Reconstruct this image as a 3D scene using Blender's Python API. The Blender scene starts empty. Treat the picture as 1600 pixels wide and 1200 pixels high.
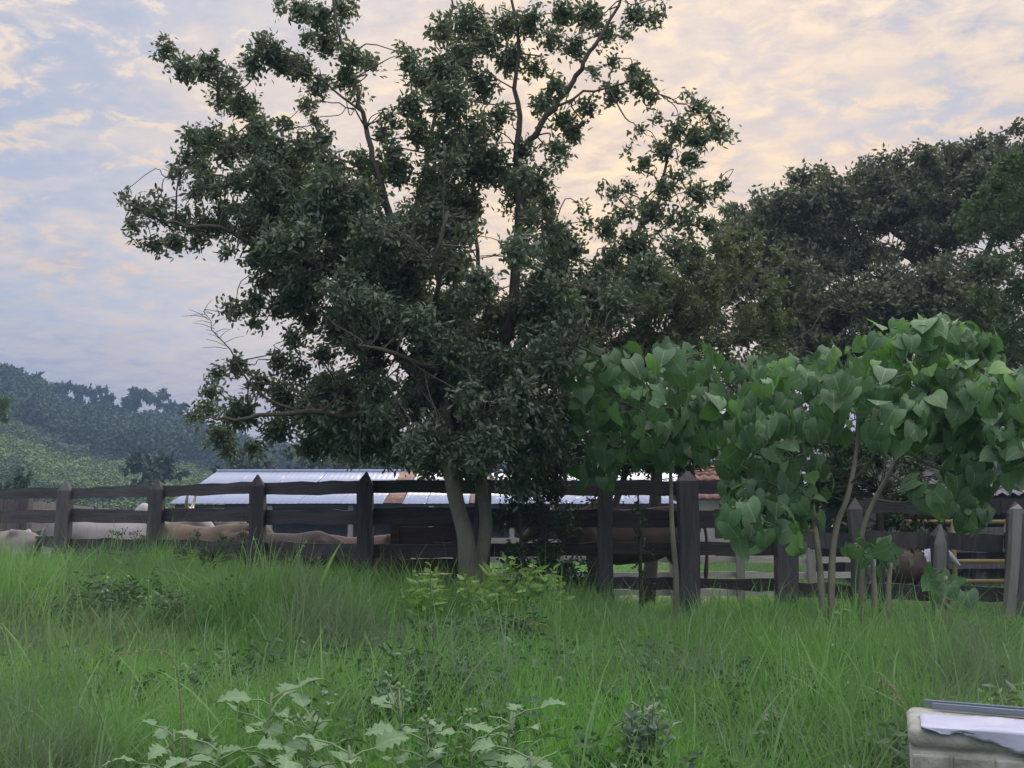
import bpy, bmesh, math, random
import numpy as np
from mathutils import Vector, Matrix, Euler
random.seed(7)
RNG = np.random.default_rng(7)
S = bpy.context.scene
C = S.collection
R = math.radians

# ------------------------------------------------------------------ camera
F = 1716.0
CAM = (0.0, 0.0, 1.4)
TH = math.atan(205 / F)
cam = bpy.data.cameras.new('camera')
cam.lens = 36 * F / 1600
cam.sensor_width = 36
cam.clip_start = 0.05
cam.clip_end = 5000
camo = bpy.data.objects.new('camera', cam)
camo.location = CAM
camo.rotation_euler = (math.pi / 2 + TH, 0, 0)
C.objects.link(camo)
S.camera = camo


def W(px, py, D):
    u = (px - 800) / F
    v = (600 - py) / F
    d = Vector((u, math.cos(TH) - v * math.sin(TH), math.sin(TH) + v * math.cos(TH)))
    return Vector(CAM) + d * (D / d.y)


# ------------------------------------------------------------------ world
SUN_AZ = R(3.0)      # to the right of +Y
SUN_EL = R(16.0)
world = bpy.data.worlds.new('World')
S.world = world
world.use_nodes = True
wn = world.node_tree
wn.nodes.clear()


def N(nt, t, **k):
    n = nt.nodes.new(t)
    for a, b in k.items():
        setattr(n, a, b)
    return n


def L(nt, a, b):
    nt.links.new(a, b)


def math_(nt, op, a, b=None, c=None, clamp=False):
    n = N(nt, 'ShaderNodeMath', operation=op)
    n.use_clamp = clamp
    for i, v in enumerate((a, b, c)):
        if v is None:
            continue
        if isinstance(v, (int, float)):
            n.inputs[i].default_value = v
        else:
            L(nt, v, n.inputs[i])
    return n.outputs[0]


def mixc(nt, f, a, b, bt='MIX'):
    n = N(nt, 'ShaderNodeMix', data_type='RGBA', blend_type=bt)
    for i, v in ((0, f), (6, a), (7, b)):
        if isinstance(v, (int, float)):
            n.inputs[i].default_value = v
        elif isinstance(v, tuple):
            n.inputs[i].default_value = (*v, 1)
        else:
            L(nt, v, n.inputs[i])
    return n.outputs[2]


def ramp(nt, f, stops):
    n = N(nt, 'ShaderNodeValToRGB')
    e = n.color_ramp.elements
    while len(e) < len(stops):
        e.new(0.5)
    for i, (p, c) in enumerate(stops):
        e[i].position = p
        e[i].color = (*c, 1) if isinstance(c, tuple) else (c, c, c, 1)
    L(nt, f, n.inputs[0])
    return n.outputs[0]


def noise(nt, vec, scale, detail=4, rough=0.55, dist=0.0):
    n = N(nt, 'ShaderNodeTexNoise')
    n.inputs['Scale'].default_value = scale
    n.inputs['Detail'].default_value = detail
    n.inputs['Roughness'].default_value = rough
    n.inputs['Distortion'].default_value = dist
    if vec is not None:
        L(nt, vec, n.inputs['Vector'])
    return n.outputs[0]


def sky():
    nt = wn
    tc = N(nt, 'ShaderNodeTexCoord').outputs['Generated']
    nrm = N(nt, 'ShaderNodeVectorMath', operation='NORMALIZE')
    L(nt, tc, nrm.inputs[0])
    d = nrm.outputs[0]
    sp = N(nt, 'ShaderNodeSeparateXYZ')
    L(nt, d, sp.inputs[0])
    x, y, z = sp.outputs
    zc = math_(nt, 'MAXIMUM', z, 0.0)
    den = math_(nt, 'ADD', zc, 0.17)
    cx = math_(nt, 'DIVIDE', x, den)
    cy = math_(nt, 'DIVIDE', y, den)
    cb = N(nt, 'ShaderNodeCombineXYZ')
    L(nt, cx, cb.inputs[0]); L(nt, cy, cb.inputs[1])
    mp = N(nt, 'ShaderNodeMapping')
    mp.inputs['Rotation'].default_value = (0, 0, R(28))
    mp.inputs['Scale'].default_value = (1.0, 1.15, 1)
    L(nt, cb.outputs[0], mp.inputs[0])
    big = noise(nt, mp.outputs[0], 1.15, 4, 0.55, 0.5)
    fine = ramp(nt, noise(nt, mp.outputs[0], 12, 6, 0.6, 0.35), [(0.38, 0.0), (0.62, 1.0)])
    # angle to the sun
    dt = N(nt, 'ShaderNodeVectorMath', operation='DOT_PRODUCT')
    L(nt, d, dt.inputs[0])
    dt.inputs[1].default_value = (math.sin(SUN_AZ) * math.cos(SUN_EL), math.cos(SUN_AZ) * math.cos(SUN_EL), math.sin(SUN_EL))
    ang = math_(nt, 'DIVIDE', math_(nt, 'ARCCOSINE', math_(nt, 'MINIMUM', dt.outputs['Value'], 0.99999)), math.pi)
    # open sky between the clouds
    st = N(nt, 'ShaderNodeTexSky', sky_type='NISHITA')
    st.sun_disc = False
    st.sun_elevation = SUN_EL
    st.sun_rotation = SUN_AZ
    st.air_density = 1.2
    st.dust_density = 1.5
    L(nt, d, st.inputs[0]) if st.inputs else None
    nis = mixc(nt, 1.0, st.outputs[0], (0.10, 0.10, 0.10), 'MULTIPLY')
    nis = mixc(nt, 0.8, nis, (0.24, 0.31, 0.46))
    # cloud colour by elevation: lilac low, pearly grey-peach above
    el = ramp(nt, zc, [(0.0, (0.17, 0.215, 0.40)), (0.10, (0.20, 0.245, 0.43)), (0.20, (0.39, 0.37, 0.42)), (0.34, (0.52, 0.48, 0.47)), (0.46, (0.62, 0.59, 0.59)), (0.62, (1.9, 1.85, 1.8)), (0.95, (2.9, 2.85, 2.8))])  # last stops, overhead and out of view, brightened to add fill light
    glow = ramp(nt, ang, [(0.0, 1.0), (0.03, 0.96), (0.065, 0.74), (0.11, 0.42), (0.17, 0.15), (0.27, 0.0)])
    lit = mixc(nt, fine, (0.70, 0.78, 0.94), (1.16, 1.06, 0.96))
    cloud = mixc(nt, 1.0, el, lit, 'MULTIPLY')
    peach = mixc(nt, fine, (0.68, 0.52, 0.41), (0.98, 0.73, 0.45))
    cloud = mixc(nt, math_(nt, 'MULTIPLY', glow, 0.92), cloud, peach)
    cover = math_(nt, 'ADD', math_(nt, 'MULTIPLY', big, 0.75), math_(nt, 'MULTIPLY', fine, 0.25))
    # more open towards the left of the view
    cover = math_(nt, 'ADD', cover, math_(nt, 'MULTIPLY', x, 0.22))
    cover = ramp(nt, cover, [(0.40, 0.10), (0.56, 1.0)])
    cover = math_(nt, 'MAXIMUM', cover, glow)
    low = ramp(nt, zc, [(0.0, 1.0), (0.13, 0.75), (0.2, 0.0)])
    cover = math_(nt, 'MAXIMUM', cover, low)
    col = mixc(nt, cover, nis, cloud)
    streak = noise(nt, mp.outputs[0], 4.2, 6, 0.6, 0.3)
    sm = ramp(nt, streak, [(0.46, 0.0), (0.62, 0.6)])
    col = mixc(nt, math_(nt, 'MULTIPLY', sm, ramp(nt, zc, [(0.08, 0.0), (0.2, 1.0)])), col, (0.66, 0.55, 0.47))
    # below the horizon: dim earth
    col = mixc(nt, ramp(nt, math_(nt, 'ADD', z, 0.5), [(0.47, 1.0), (0.5, 0.0)]), col, (0.12, 0.13, 0.12))
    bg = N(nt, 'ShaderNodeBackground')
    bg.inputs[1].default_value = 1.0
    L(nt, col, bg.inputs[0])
    out = N(nt, 'ShaderNodeOutputWorld')
    L(nt, bg.outputs[0], out.inputs[0])


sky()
sun = bpy.data.lights.new('sun', 'SUN')
sun.energy = 1.8
sun.angle = R(14)
sun.color = (1.0, 0.86, 0.70)
suno = bpy.data.objects.new('sun', sun)
sd = Vector((math.sin(SUN_AZ) * math.cos(SUN_EL), math.cos(SUN_AZ) * math.cos(SUN_EL), math.sin(SUN_EL)))
suno.rotation_euler = sd.to_track_quat('Z', 'Y').to_euler()
suno.location = (3, 60, 20)
C.objects.link(suno)
vs = S.view_settings
vs.view_transform = 'Standard'
vs.look = 'None'
vs.exposure = 0.55
vs.gamma = 1.0
vs.use_curve_mapping = False
cy = S.cycles
cy.max_bounces = 6
cy.diffuse_bounces = 3
cy.glossy_bounces = 2
cy.transmission_bounces = 3
cy.transparent_max_bounces = 6
cy.volume_bounces = 1
cy.use_denoising = True

# ------------------------------------------------------------------ materials


def mat(name, c1, c2=None, scale=3.0, rough=0.7, bump=0.0, bscale=30.0, trans=0.0, tcol=None, island=0.0,
        rand=0.0, metallic=0.0, spec=0.3, stretch=None, patch=None, coord='Object', detail=5):
    m = bpy.data.materials.new(name)
    m.use_nodes = True
    nt = m.node_tree
    nt.nodes.clear()
    out = N(nt, 'ShaderNodeOutputMaterial')
    p = N(nt, 'ShaderNodeBsdfPrincipled')
    p.inputs['Roughness'].default_value = rough
    p.inputs['Metallic'].default_value = metallic
    p.inputs['Specular IOR Level'].default_value = spec
    c2 = c2 or c1
    if coord == 'Position':
        v = N(nt, 'ShaderNodeNewGeometry').outputs['Position']
    else:
        v = N(nt, 'ShaderNodeTexCoord').outputs[coord]
    if stretch:
        mp = N(nt, 'ShaderNodeMapping')
        mp.inputs['Scale'].default_value = stretch
        L(nt, v, mp.inputs[0])
        v = mp.outputs[0]
    f = ramp(nt, noise(nt, v, scale, detail, 0.6), [(0.3, 0.0), (0.7, 1.0)])
    if island:
        g = N(nt, 'ShaderNodeNewGeometry').outputs['Random Per Island']
        f = math_(nt, 'ADD', math_(nt, 'MULTIPLY', f, 1 - island), math_(nt, 'MULTIPLY', g, island))
    if rand:
        g = N(nt, 'ShaderNodeObjectInfo').outputs['Random']
        f = math_(nt, 'ADD', math_(nt, 'MULTIPLY', f, 1 - rand), math_(nt, 'MULTIPLY', g, rand))
    col = mixc(nt, f, c1, c2)
    if patch:   # (scale, colour, low, high)
        pv = N(nt, 'ShaderNodeNewGeometry').outputs['Position']
        pf = ramp(nt, noise(nt, pv, patch[0], 3, 0.5), [(patch[2], 0.0), (patch[3], 1.0)])
        col = mixc(nt, pf, col, patch[1])
    L(nt, col, p.inputs['Base Color'])
    if bump:
        b = N(nt, 'ShaderNodeBump')
        b.inputs['Strength'].default_value = bump
        b.inputs['Distance'].default_value = 0.02
        L(nt, noise(nt, v, bscale, 4, 0.6), b.inputs['Height'])
        L(nt, b.outputs[0], p.inputs['Normal'])
    sh = p.outputs[0]
    if trans:
        t = N(nt, 'ShaderNodeBsdfTranslucent')
        tc = mixc(nt, 1.0, col, tcol or (1.2, 1.4, 0.6), 'MULTIPLY')
        L(nt, tc, t.inputs[0])
        mx = N(nt, 'ShaderNodeMixShader')
        mx.inputs[0].default_value = trans
        L(nt, p.outputs[0], mx.inputs[1])
        L(nt, t.outputs[0], mx.inputs[2])
        sh = mx.outputs[0]
    L(nt, sh, out.inputs[0])
    return m


M = {}
M['soil'] = mat('soil_and_thatch', (0.045, 0.05, 0.03), (0.09, 0.10, 0.05), 1.5, 0.95, 0.6, 12, coord='Position',
                patch=(0.05, (0.10, 0.15, 0.06), 0.4, 0.6))
M['grass'] = mat('grass_blades', (0.115, 0.235, 0.08), (0.24, 0.415, 0.15), 0.5, 0.6, trans=0.42, tcol=(1.05, 1.3, 0.65),
                 rand=0.35, island=0.4, coord='Position', patch=(0.75, (0.17, 0.235, 0.15), 0.46, 0.60), spec=0.35)
M['grass_lime'] = mat('fresh_grass_blades', (0.13, 0.30, 0.07), (0.23, 0.44, 0.13), 0.5, 0.6, trans=0.45, tcol=(1.05, 1.3, 0.6), rand=0.4, island=0.4, coord='Position')
M['dry'] = mat('dry_grass_stalks', (0.26, 0.25, 0.15), (0.36, 0.36, 0.22), 2, 0.8, trans=0.3, tcol=(1.1, 1.05, 0.8))
M['leaf'] = mat('glossy_small_leaves', (0.09, 0.125, 0.09), (0.15, 0.195, 0.13), 1.2, 0.5, trans=0.25, tcol=(1.2, 1.3, 0.6), island=0.6, spec=0.6)
M['leaf_back'] = mat('distant_tree_leaves', (0.09, 0.11, 0.07), (0.15, 0.175, 0.105), 0.35, 0.5, trans=0.22, tcol=(1.2, 1.2, 0.7), island=0.4)
M['leaf_mid'] = mat('olive_tree_leaves', (0.09, 0.115, 0.065), (0.15, 0.18, 0.10), 0.6, 0.6, trans=0.25, island=0.45)
M['leaf_edge'] = mat('pale_green_tree_leaves', (0.06, 0.10, 0.045), (0.11, 0.16, 0.07), 0.5, 0.6, trans=0.25, island=0.45)
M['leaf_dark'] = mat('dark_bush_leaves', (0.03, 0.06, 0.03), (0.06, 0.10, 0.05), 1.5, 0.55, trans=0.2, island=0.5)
M['leaf_teal'] = mat('bluish_herb_leaves', (0.06, 0.115, 0.065), (0.10, 0.17, 0.09), 1.5, 0.6, trans=0.25, island=0.5)
M['leaf_bright'] = mat('bright_weed_leaves', (0.22, 0.38, 0.11), (0.36, 0.52, 0.19), 3, 0.5, trans=0.35, tcol=(1.2, 1.2, 0.6), island=0.5)
M['leaf_silver'] = mat('silvery_leaves', (0.12, 0.22, 0.11), (0.24, 0.35, 0.21), 5, 0.75, bump=0.3, bscale=40, trans=0.15, rand=0.4)
M['leaf_grey'] = mat('grey_green_leaves', (0.15, 0.21, 0.16), (0.26, 0.32, 0.26), 4, 0.8, trans=0.15, island=0.5)
M['leaf_big'] = mat('broad_heart_leaves', (0.075, 0.155, 0.085), (0.14, 0.27, 0.12), 2.5, 0.42, bump=0.15, bscale=25, trans=0.25,
                    tcol=(1.2, 1.35, 0.5), rand=0.75, spec=0.5)
M['leaf_young'] = mat('young_heart_leaves', (0.12, 0.27, 0.06), (0.18, 0.36, 0.09), 2.5, 0.42, bump=0.15, bscale=25, trans=0.35,
                      tcol=(1.2, 1.35, 0.5), rand=0.7, spec=0.5)
M['bark'] = mat('pale_grey_bark', (0.20, 0.175, 0.15), (0.40, 0.36, 0.31), 5, 0.85, 0.7, 30, stretch=(1, 1, 0.35), coord='Position',
                patch=(6.0, (0.20, 0.21, 0.15), 0.55, 0.7))
M['bark_dark'] = mat('dark_branch_bark', (0.06, 0.052, 0.045), (0.11, 0.10, 0.085), 6, 0.85, 0.4, 30)
M['stem'] = mat('pale_sapling_bark', (0.17, 0.17, 0.13), (0.28, 0.27, 0.21), 8, 0.8, 0.4, 40, stretch=(1, 1, 0.4))
M['green_stem'] = mat('green_herb_stem', (0.14, 0.22, 0.10), (0.22, 0.30, 0.16), 6, 0.7)
M['wood'] = mat('weathered_dark_wood', (0.045, 0.040, 0.048), (0.13, 0.12, 0.13), 2.2, 0.9, 0.6, 18, rand=0.35, stretch=(0.6, 6, 6), coord='Object')
M['wood_v'] = mat('weathered_dark_post', (0.055, 0.05, 0.06), (0.165, 0.155, 0.17), 3.0, 0.9, 0.6, 18, rand=0.35, stretch=(6, 6, 0.6), coord='Object')
M['wood_grey'] = mat('silver_grey_wood', (0.20, 0.19, 0.19), (0.34, 0.33, 0.33), 3.0, 0.9, 0.4, 18, rand=0.3, stretch=(4, 4, 0.6))
M['wood_pale'] = mat('pale_grey_rails', (0.34, 0.32, 0.33), (0.52, 0.50, 0.50), 3.0, 0.85, 0.3, 18, rand=0.3, stretch=(0.6, 4, 4))
M['wood_brown'] = mat('brown_planks', (0.060, 0.040, 0.032), (0.11, 0.075, 0.06), 3.0, 0.9, 0.4, 18, rand=0.4, stretch=(0.6, 5, 5))
M['wall'] = mat('dark_barn_wall', (0.05, 0.05, 0.055), (0.09, 0.09, 0.095), 1.0, 0.9, 0.3)
M['roof'] = mat('pale_zinc_sheet', (0.25, 0.30, 0.45), (0.34, 0.39, 0.54), 0.35, 0.5, metallic=0.1, spec=0.5, rand=0.5, coord='Position')
M['rust'] = mat('rusty_sheet', (0.16, 0.09, 0.065), (0.30, 0.20, 0.16), 1.2, 0.9)
M['cement_roof'] = mat('grey_cement_sheet', (0.30, 0.29, 0.33), (0.45, 0.44, 0.48), 2.5, 0.85, 0.3, 20)
M['red_tile'] = mat('faded_red_tiles', (0.20, 0.10, 0.085), (0.30, 0.17, 0.14), 4, 0.85, 0.3)
M['plaster'] = mat('pale_plaster', (0.45, 0.44, 0.43), (0.58, 0.57, 0.55), 1.5, 0.9)
M['yellow'] = mat('faded_yellow_paint', (0.14, 0.105, 0.045), (0.22, 0.165, 0.065), 3, 0.6)
M['tank'] = mat('weathered_pale_tank', (0.30, 0.31, 0.25), (0.50, 0.50, 0.48), 6, 0.85, 0.5, 25, patch=(4.5, (0.14, 0.15, 0.11), 0.48, 0.68))
M['sheet'] = mat('white_plastic_sheet', (0.44, 0.46, 0.62), (0.55, 0.56, 0.70), 3, 0.45, 0.15, 8)
M['bar'] = mat('blue_grey_metal_bar', (0.16, 0.20, 0.27), (0.26, 0.31, 0.38), 4, 0.45, metallic=0.5, rand=0.5)
M['forest'] = mat('hill_forest_leaves', (0.035, 0.06, 0.032), (0.075, 0.11, 0.055), 0.05, 0.8, rand=0.6, island=0.2, coord='Position')
M['scrub'] = mat('hill_scrub_leaves', (0.11, 0.17, 0.06), (0.26, 0.34, 0.12), 0.06, 0.8, rand=0.45, island=0.2, coord='Position',
                 patch=(0.035, (0.05, 0.08, 0.045), 0.5, 0.6))
M['horn'] = mat('pale_horn', (0.45, 0.40, 0.32), (0.30, 0.25, 0.20), 9, 0.5)
M['hoof'] = mat('dark_hoof', (0.04, 0.035, 0.03))
M['eye'] = mat('dark_eye', (0.01, 0.01, 0.01), rough=0.2)


for nm in ('leaf_big', 'leaf_young', 'leaf_silver'):
    src = M[nm].copy(); src.name = M[nm].name + '_inner'
    M[nm + '_inner'] = src
    nt = M[nm].node_tree
    p = [n for n in nt.nodes if n.type == 'BSDF_PRINCIPLED'][0]
    lk = p.inputs['Base Color'].links[0]; srcs = lk.from_socket
    sx = N(nt, 'ShaderNodeSeparateXYZ'); L(nt, N(nt, 'ShaderNodeTexCoord').outputs['Object'], sx.inputs[0])
    ax = math_(nt, 'ABSOLUTE', sx.outputs[0])
    mid = math_(nt, 'LESS_THAN', ax, .022)
    sv = math_(nt, 'FRACT', math_(nt, 'MULTIPLY', math_(nt, 'ADD', math_(nt, 'SUBTRACT', sx.outputs[1], sx.outputs[2]), math_(nt, 'MULTIPLY', ax, -1.1)), 6.0))
    vein = math_(nt, 'MULTIPLY', math_(nt, 'LESS_THAN', sv, .13), .55)
    f = math_(nt, 'MAXIMUM', mid, vein)
    L(nt, mixc(nt, math_(nt, 'MULTIPLY', f, .6), srcs, (.34, .44, .22)), p.inputs['Base Color'])


def cowmat(name, a, b):
    return mat(name, a, b, 2.2, 0.8, 0.15, 60)


# ------------------------------------------------------------------ object helpers
def mesh_obj(name, V, Fc, m, parent=None, smooth=False):
    me = bpy.data.meshes.new(name)
    V = np.asarray(V, dtype=np.float32).reshape(-1, 3)
    if isinstance(Fc, np.ndarray):
        k = Fc.shape[1]
        me.vertices.add(len(V)); me.vertices.foreach_set('co', V.ravel())
        me.loops.add(Fc.size); me.loops.foreach_set('vertex_index', Fc.ravel().astype(np.int32))
        me.polygons.add(len(Fc))
        me.polygons.foreach_set('loop_start', np.arange(0, Fc.size, k, dtype=np.int32))
        me.update(calc_edges=True)
    else:
        me.from_pydata([tuple(v) for v in V], [], Fc)
        me.update()
    if m:
        me.materials.append(m)
    if smooth:
        me.polygons.foreach_set('use_smooth', np.ones(len(me.polygons), dtype=bool))
    o = bpy.data.objects.new(name, me)
    C.objects.link(o)
    if parent is not None:
        o.parent = parent
        o.matrix_parent_inverse = parent.matrix_basis.inverted()
    return o


def empty(name, loc, label, cat, group=None):
    o = bpy.data.objects.new(name, None)
    o.empty_display_size = 0.2
    C.objects.link(o)
    o.location = loc
    o['label'] = label
    o['category'] = cat
    if group:
        o['group'] = group
    bpy.context.view_layer.update()
    return o


def part(name, V, Fc, m, parent, smooth=False, kind=None):
    """mesh in world coordinates put under parent (an un-rotated Empty)"""
    V = np.asarray(V, dtype=np.float32).reshape(-1, 3) - np.array(parent.location, dtype=np.float32)
    o = mesh_obj(name, V, Fc, m)
    o.parent = parent
    if smooth:
        o.data.polygons.foreach_set('use_smooth', np.ones(len(o.data.polygons), dtype=bool))
    if kind:
        o['kind'] = kind
    return o


class MB:
    def __init__(s):
        s.V = []; s.F = []; s.n = 0

    def add(s, V, Fc):
        V = np.asarray(V, dtype=np.float32).reshape(-1, 3)
        s.V.append(V)
        s.F += [tuple(int(i) + s.n for i in f) for f in Fc]
        s.n += len(V)

    def box(s, c, size, rot=None):
        hx, hy, hz = [k / 2 for k in size]
        P = [(x, y, z) for x in (-hx, hx) for y in (-hy, hy) for z in (-hz, hz)]
        if rot is not None:
            P = [tuple(rot @ Vector(p)) for p in P]
        P = [(p[0] + c[0], p[1] + c[1], p[2] + c[2]) for p in P]
        s.add(P, [(0, 1, 3, 2), (4, 6, 7, 5), (0, 4, 5, 1), (2, 3, 7, 6), (0, 2, 6, 4), (1, 5, 7, 3)])

    def tube(s, pts, rad, sides=6, ell=None):
        pts = [Vector(p) for p in pts]
        n = len(pts)
        if not hasattr(rad, '__len__'):
            rad = [rad] * n
        V = []
        tans = []
        for i in range(n):
            t = pts[min(i + 1, n - 1)] - pts[max(i - 1, 0)]
            tans.append(t.normalized() if t.length > 1e-6 else Vector((0, 0, 1)))
        a = tans[0].cross(Vector((0, 0, 1)))
        if a.length < 0.15:
            a = tans[0].cross(Vector((0, 1, 0)))
        a.normalize()
        for i, p in enumerate(pts):
            t = tans[i]
            a = (a - t * a.dot(t))
            a = a.normalized() if a.length > 1e-6 else t.orthogonal().normalized()
            b = t.cross(a).normalized()
            ra = rad[i]
            ra, rb = ra if hasattr(ra, '__len__') else (ra, ra)
            for k in range(sides):
                an = 2 * math.pi * k / sides
                V.append(p + a * (math.cos(an) * ra) + b * (math.sin(an) * rb))
        Fc = []
        for i in range(n - 1):
            for k in range(sides):
                k2 = (k + 1) % sides
                Fc.append((i * sides + k, i * sides + k2, (i + 1) * sides + k2, (i + 1) * sides + k))
        Fc.append(tuple(range(sides))[::-1])
        Fc.append(tuple((n - 1) * sides + k for k in range(sides)))
        s.add(V, Fc)

    def arr(s):
        return np.concatenate(s.V) if s.V else np.zeros((0, 3))

    def part(s, name, m, parent, smooth=False, kind=None):
        return part(name, s.arr(), s.F, m, parent, smooth, kind)

    def obj(s, name, m, smooth=False):
        return mesh_obj(name, s.arr(), s.F, m, None, smooth)


def tag(o, label, cat, group=None):
    o['label'] = label; o['category'] = cat
    if group:
        o['group'] = group
    return o


def smooth_curve(pts, n=5):
    """Catmull-Rom"""
    P = [Vector(p) for p in pts]
    P = [P[0] * 2 - P[1]] + P + [P[-1] * 2 - P[-2]]
    out = []
    for i in range(1, len(P) - 2):
        for k in range(n):
            t = k / n
            a, b, c, d = P[i - 1], P[i], P[i + 1], P[i + 2]
            out.append(0.5 * ((2 * b) + (c - a) * t + (2 * a - 5 * b + 4 * c - d) * t * t + (3 * b - a - 3 * c + d) * t ** 3))
    out.append(P[-2])
    return out


def lerp_list(r, n):
    xs = np.linspace(0, 1, len(r))
    return list(np.interp(np.linspace(0, 1, n), xs, r))


def unit(a):
    return a / np.maximum(np.linalg.norm(a, axis=1, keepdims=True), 1e-9)


def leaf_arrays(P, Dr, ln, wd, curl=0.12, simple=False, rng=RNG):
    """P base points, Dr unit directions; six-vertex leaves (or four-vertex)"""
    n = len(P)
    rnd = unit(rng.normal(size=(n, 3)) + np.array([0, 0, 0.6]))
    side = unit(np.cross(Dr, rnd))
    nor = unit(np.cross(side, Dr))
    ln = np.broadcast_to(ln, (n,))[:, None]
    wd = np.broadcast_to(wd, (n,))[:, None] * 0.5
    if simple:
        V = np.stack([P, P + Dr * ln * 0.45 + side * wd, P + Dr * ln - nor * ln * curl, P + Dr * ln * 0.45 - side * wd], 1)
        Fc = np.arange(n * 4).reshape(n, 4)
        return V.reshape(-1, 3), Fc
    V = np.stack([P,
                  P + Dr * ln * 0.30 + side * wd + nor * wd * 0.3,
                  P + Dr * ln * 0.68 + side * wd * 0.8 - nor * ln * curl * 0.4,
                  P + Dr * ln - nor * ln * curl,
                  P + Dr * ln * 0.68 - side * wd * 0.8 - nor * ln * curl * 0.4,
                  P + Dr * ln * 0.30 - side * wd + nor * wd * 0.3], 1)
    b = np.arange(n)[:, None] * 6
    Fc = np.concatenate([b + np.array([[0, 1, 2, 3]]), b + np.array([[0, 3, 4, 5]])], 1).reshape(-1, 4)
    return V.reshape(-1, 3), Fc


def smooth01(a, b, x):
    t = np.clip((np.asarray(x, dtype=float) - a) / (b - a), 0, 1)
    return t * t * (3 - 2 * t)


# ------------------------------------------------------------------ terrain
RPX = np.array([-3000, -600, 0, 60, 110, 290, 400, 600, 900, 1600, 2400, 4000])
REL = np.array([190, 215, 198, 160, 142, 126, 92, 68, 60, 60, 60, 60])


def ground_z(x, y):
    x = np.asarray(x, dtype=float); y = np.asarray(y, dtype=float)
    z = 0.12 * smooth01(5, 12, y)
    z = z + 0.29 * smooth01(0.0, -2.4, x) * smooth01(8.0, 11.5, y)
    z = z + 0.05 * np.sin(x * 1.3 + 0.4) * np.sin(y * 0.9)
    z = z + (-0.18 - z) * smooth01(14.5, 18.5, y)
    d = np.sqrt(x * x + y * y)
    px = 800 + F * x / np.maximum(y, 1)
    rel = np.interp(px, RPX, REL)
    h = rel / F * 250
    t = np.clip((d - 60) / 190, 0, 1.0)
    hill = np.where(y > 0, h * t ** 1.7, 0)
    hill = hill * (1 + 0.05 * np.sin(x * 0.045) * np.sin(y * 0.05 + 1))
    return z + hill


def terrain():
    na = 220
    ang = np.linspace(-math.pi, math.pi, na + 1)[:-1]
    # finer in the view
    ang = ang - 0.45 * np.sin(ang) * 1.0
    rr = np.concatenate([[0.3], np.linspace(1, 20, 60), np.geomspace(21, 620, 70)])
    A, Rr = np.meshgrid(ang, rr)
    X = np.sin(A) * Rr; Y = np.cos(A) * Rr
    Z = ground_z(X, Y)
    V = np.stack([X, Y, Z], -1).reshape(-1, 3)
    n = len(ang)
    i, j = np.meshgrid(np.arange(len(rr) - 1), np.arange(n), indexing='ij')
    a = i * n + j; b = i * n + (j + 1) % n
    Fc = np.stack([a, b, b + n, a + n], -1).reshape(-1, 4)
    V = np.vstack([V, [[0, 0, float(ground_z(0, 0))]]])
    o = mesh_obj('ground', V, Fc, M['soil'], smooth=True)
    me = o.data
    bm = bmesh.new(); bm.from_mesh(me)
    bm.verts.ensure_lookup_table()
    c = bm.verts[len(V) - 1]
    for k in range(n):
        bm.faces.new((c, bm.verts[(k + 1) % n], bm.verts[k]))
    bmesh.ops.recalc_face_normals(bm, faces=bm.faces)
    bm.to_mesh(me); bm.free()
    for p in me.polygons:
        p.use_smooth = True
    if sum(p.normal.z for p in me.polygons) < 0:
        me.flip_normals()
    o['kind'] = 'structure'


terrain()


# ------------------------------------------------------------------ scatter of stuff by geometry nodes
def scatter(name, templates, pts, rot, scl, idx):
    col = bpy.data.collections.new(name + '_kinds')
    for k, t in enumerate(templates):
        t.name = f'{name}_kind_{k:02d}'
        for c in list(t.users_collection):
            c.objects.unlink(t)
        col.objects.link(t)
    me = bpy.data.meshes.new(name)
    n = len(pts)
    me.vertices.add(n)
    me.vertices.foreach_set('co', np.asarray(pts, dtype=np.float32).ravel())
    for nm, ty, val in (('rot', 'FLOAT_VECTOR', rot), ('scl', 'FLOAT_VECTOR', scl), ('idx', 'INT', idx)):
        at = me.attributes.new(nm, ty, 'POINT')
        at.data.foreach_set('vector' if ty == 'FLOAT_VECTOR' else 'value', np.asarray(val, dtype=np.float32 if ty != 'INT' else np.int32).ravel())
    o = bpy.data.objects.new(name, me)
    C.objects.link(o)
    ng = bpy.data.node_groups.new(name + '_nodes', 'GeometryNodeTree')
    ng.interface.new_socket('Geometry', in_out='INPUT', socket_type='NodeSocketGeometry')
    ng.interface.new_socket('Geometry', in_out='OUTPUT', socket_type='NodeSocketGeometry')
    gi = ng.nodes.new('NodeGroupInput'); go = ng.nodes.new('NodeGroupOutput')
    ip = ng.nodes.new('GeometryNodeInstanceOnPoints')
    ci = ng.nodes.new('GeometryNodeCollectionInfo')
    ci.inputs['Collection'].default_value = col
    ci.inputs['Separate Children'].default_value = True
    ci.inputs['Reset Children'].default_value = True
    ip.inputs['Pick Instance'].default_value = True

    def attr(nm, ty):
        a = ng.nodes.new('GeometryNodeInputNamedAttribute')
        a.data_type = ty
        a.inputs['Name'].default_value = nm
        return a.outputs['Attribute']
    e2r = ng.nodes.new('FunctionNodeEulerToRotation')
    ng.links.new(attr('rot', 'FLOAT_VECTOR'), e2r.inputs[0])
    ng.links.new(gi.outputs[0], ip.inputs['Points'])
    ng.links.new(ci.outputs[0], ip.inputs['Instance'])
    ng.links.new(attr('idx', 'INT'), ip.inputs['Instance Index'])
    ng.links.new(e2r.outputs[0], ip.inputs['Rotation'])
    ng.links.new(attr('scl', 'FLOAT_VECTOR'), ip.inputs['Scale'])
    ng.links.new(ip.outputs[0], go.inputs[0])
    md = o.modifiers.new('scatter', 'NODES')
    md.node_group = ng
    o['kind'] = 'stuff'
    return o


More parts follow.
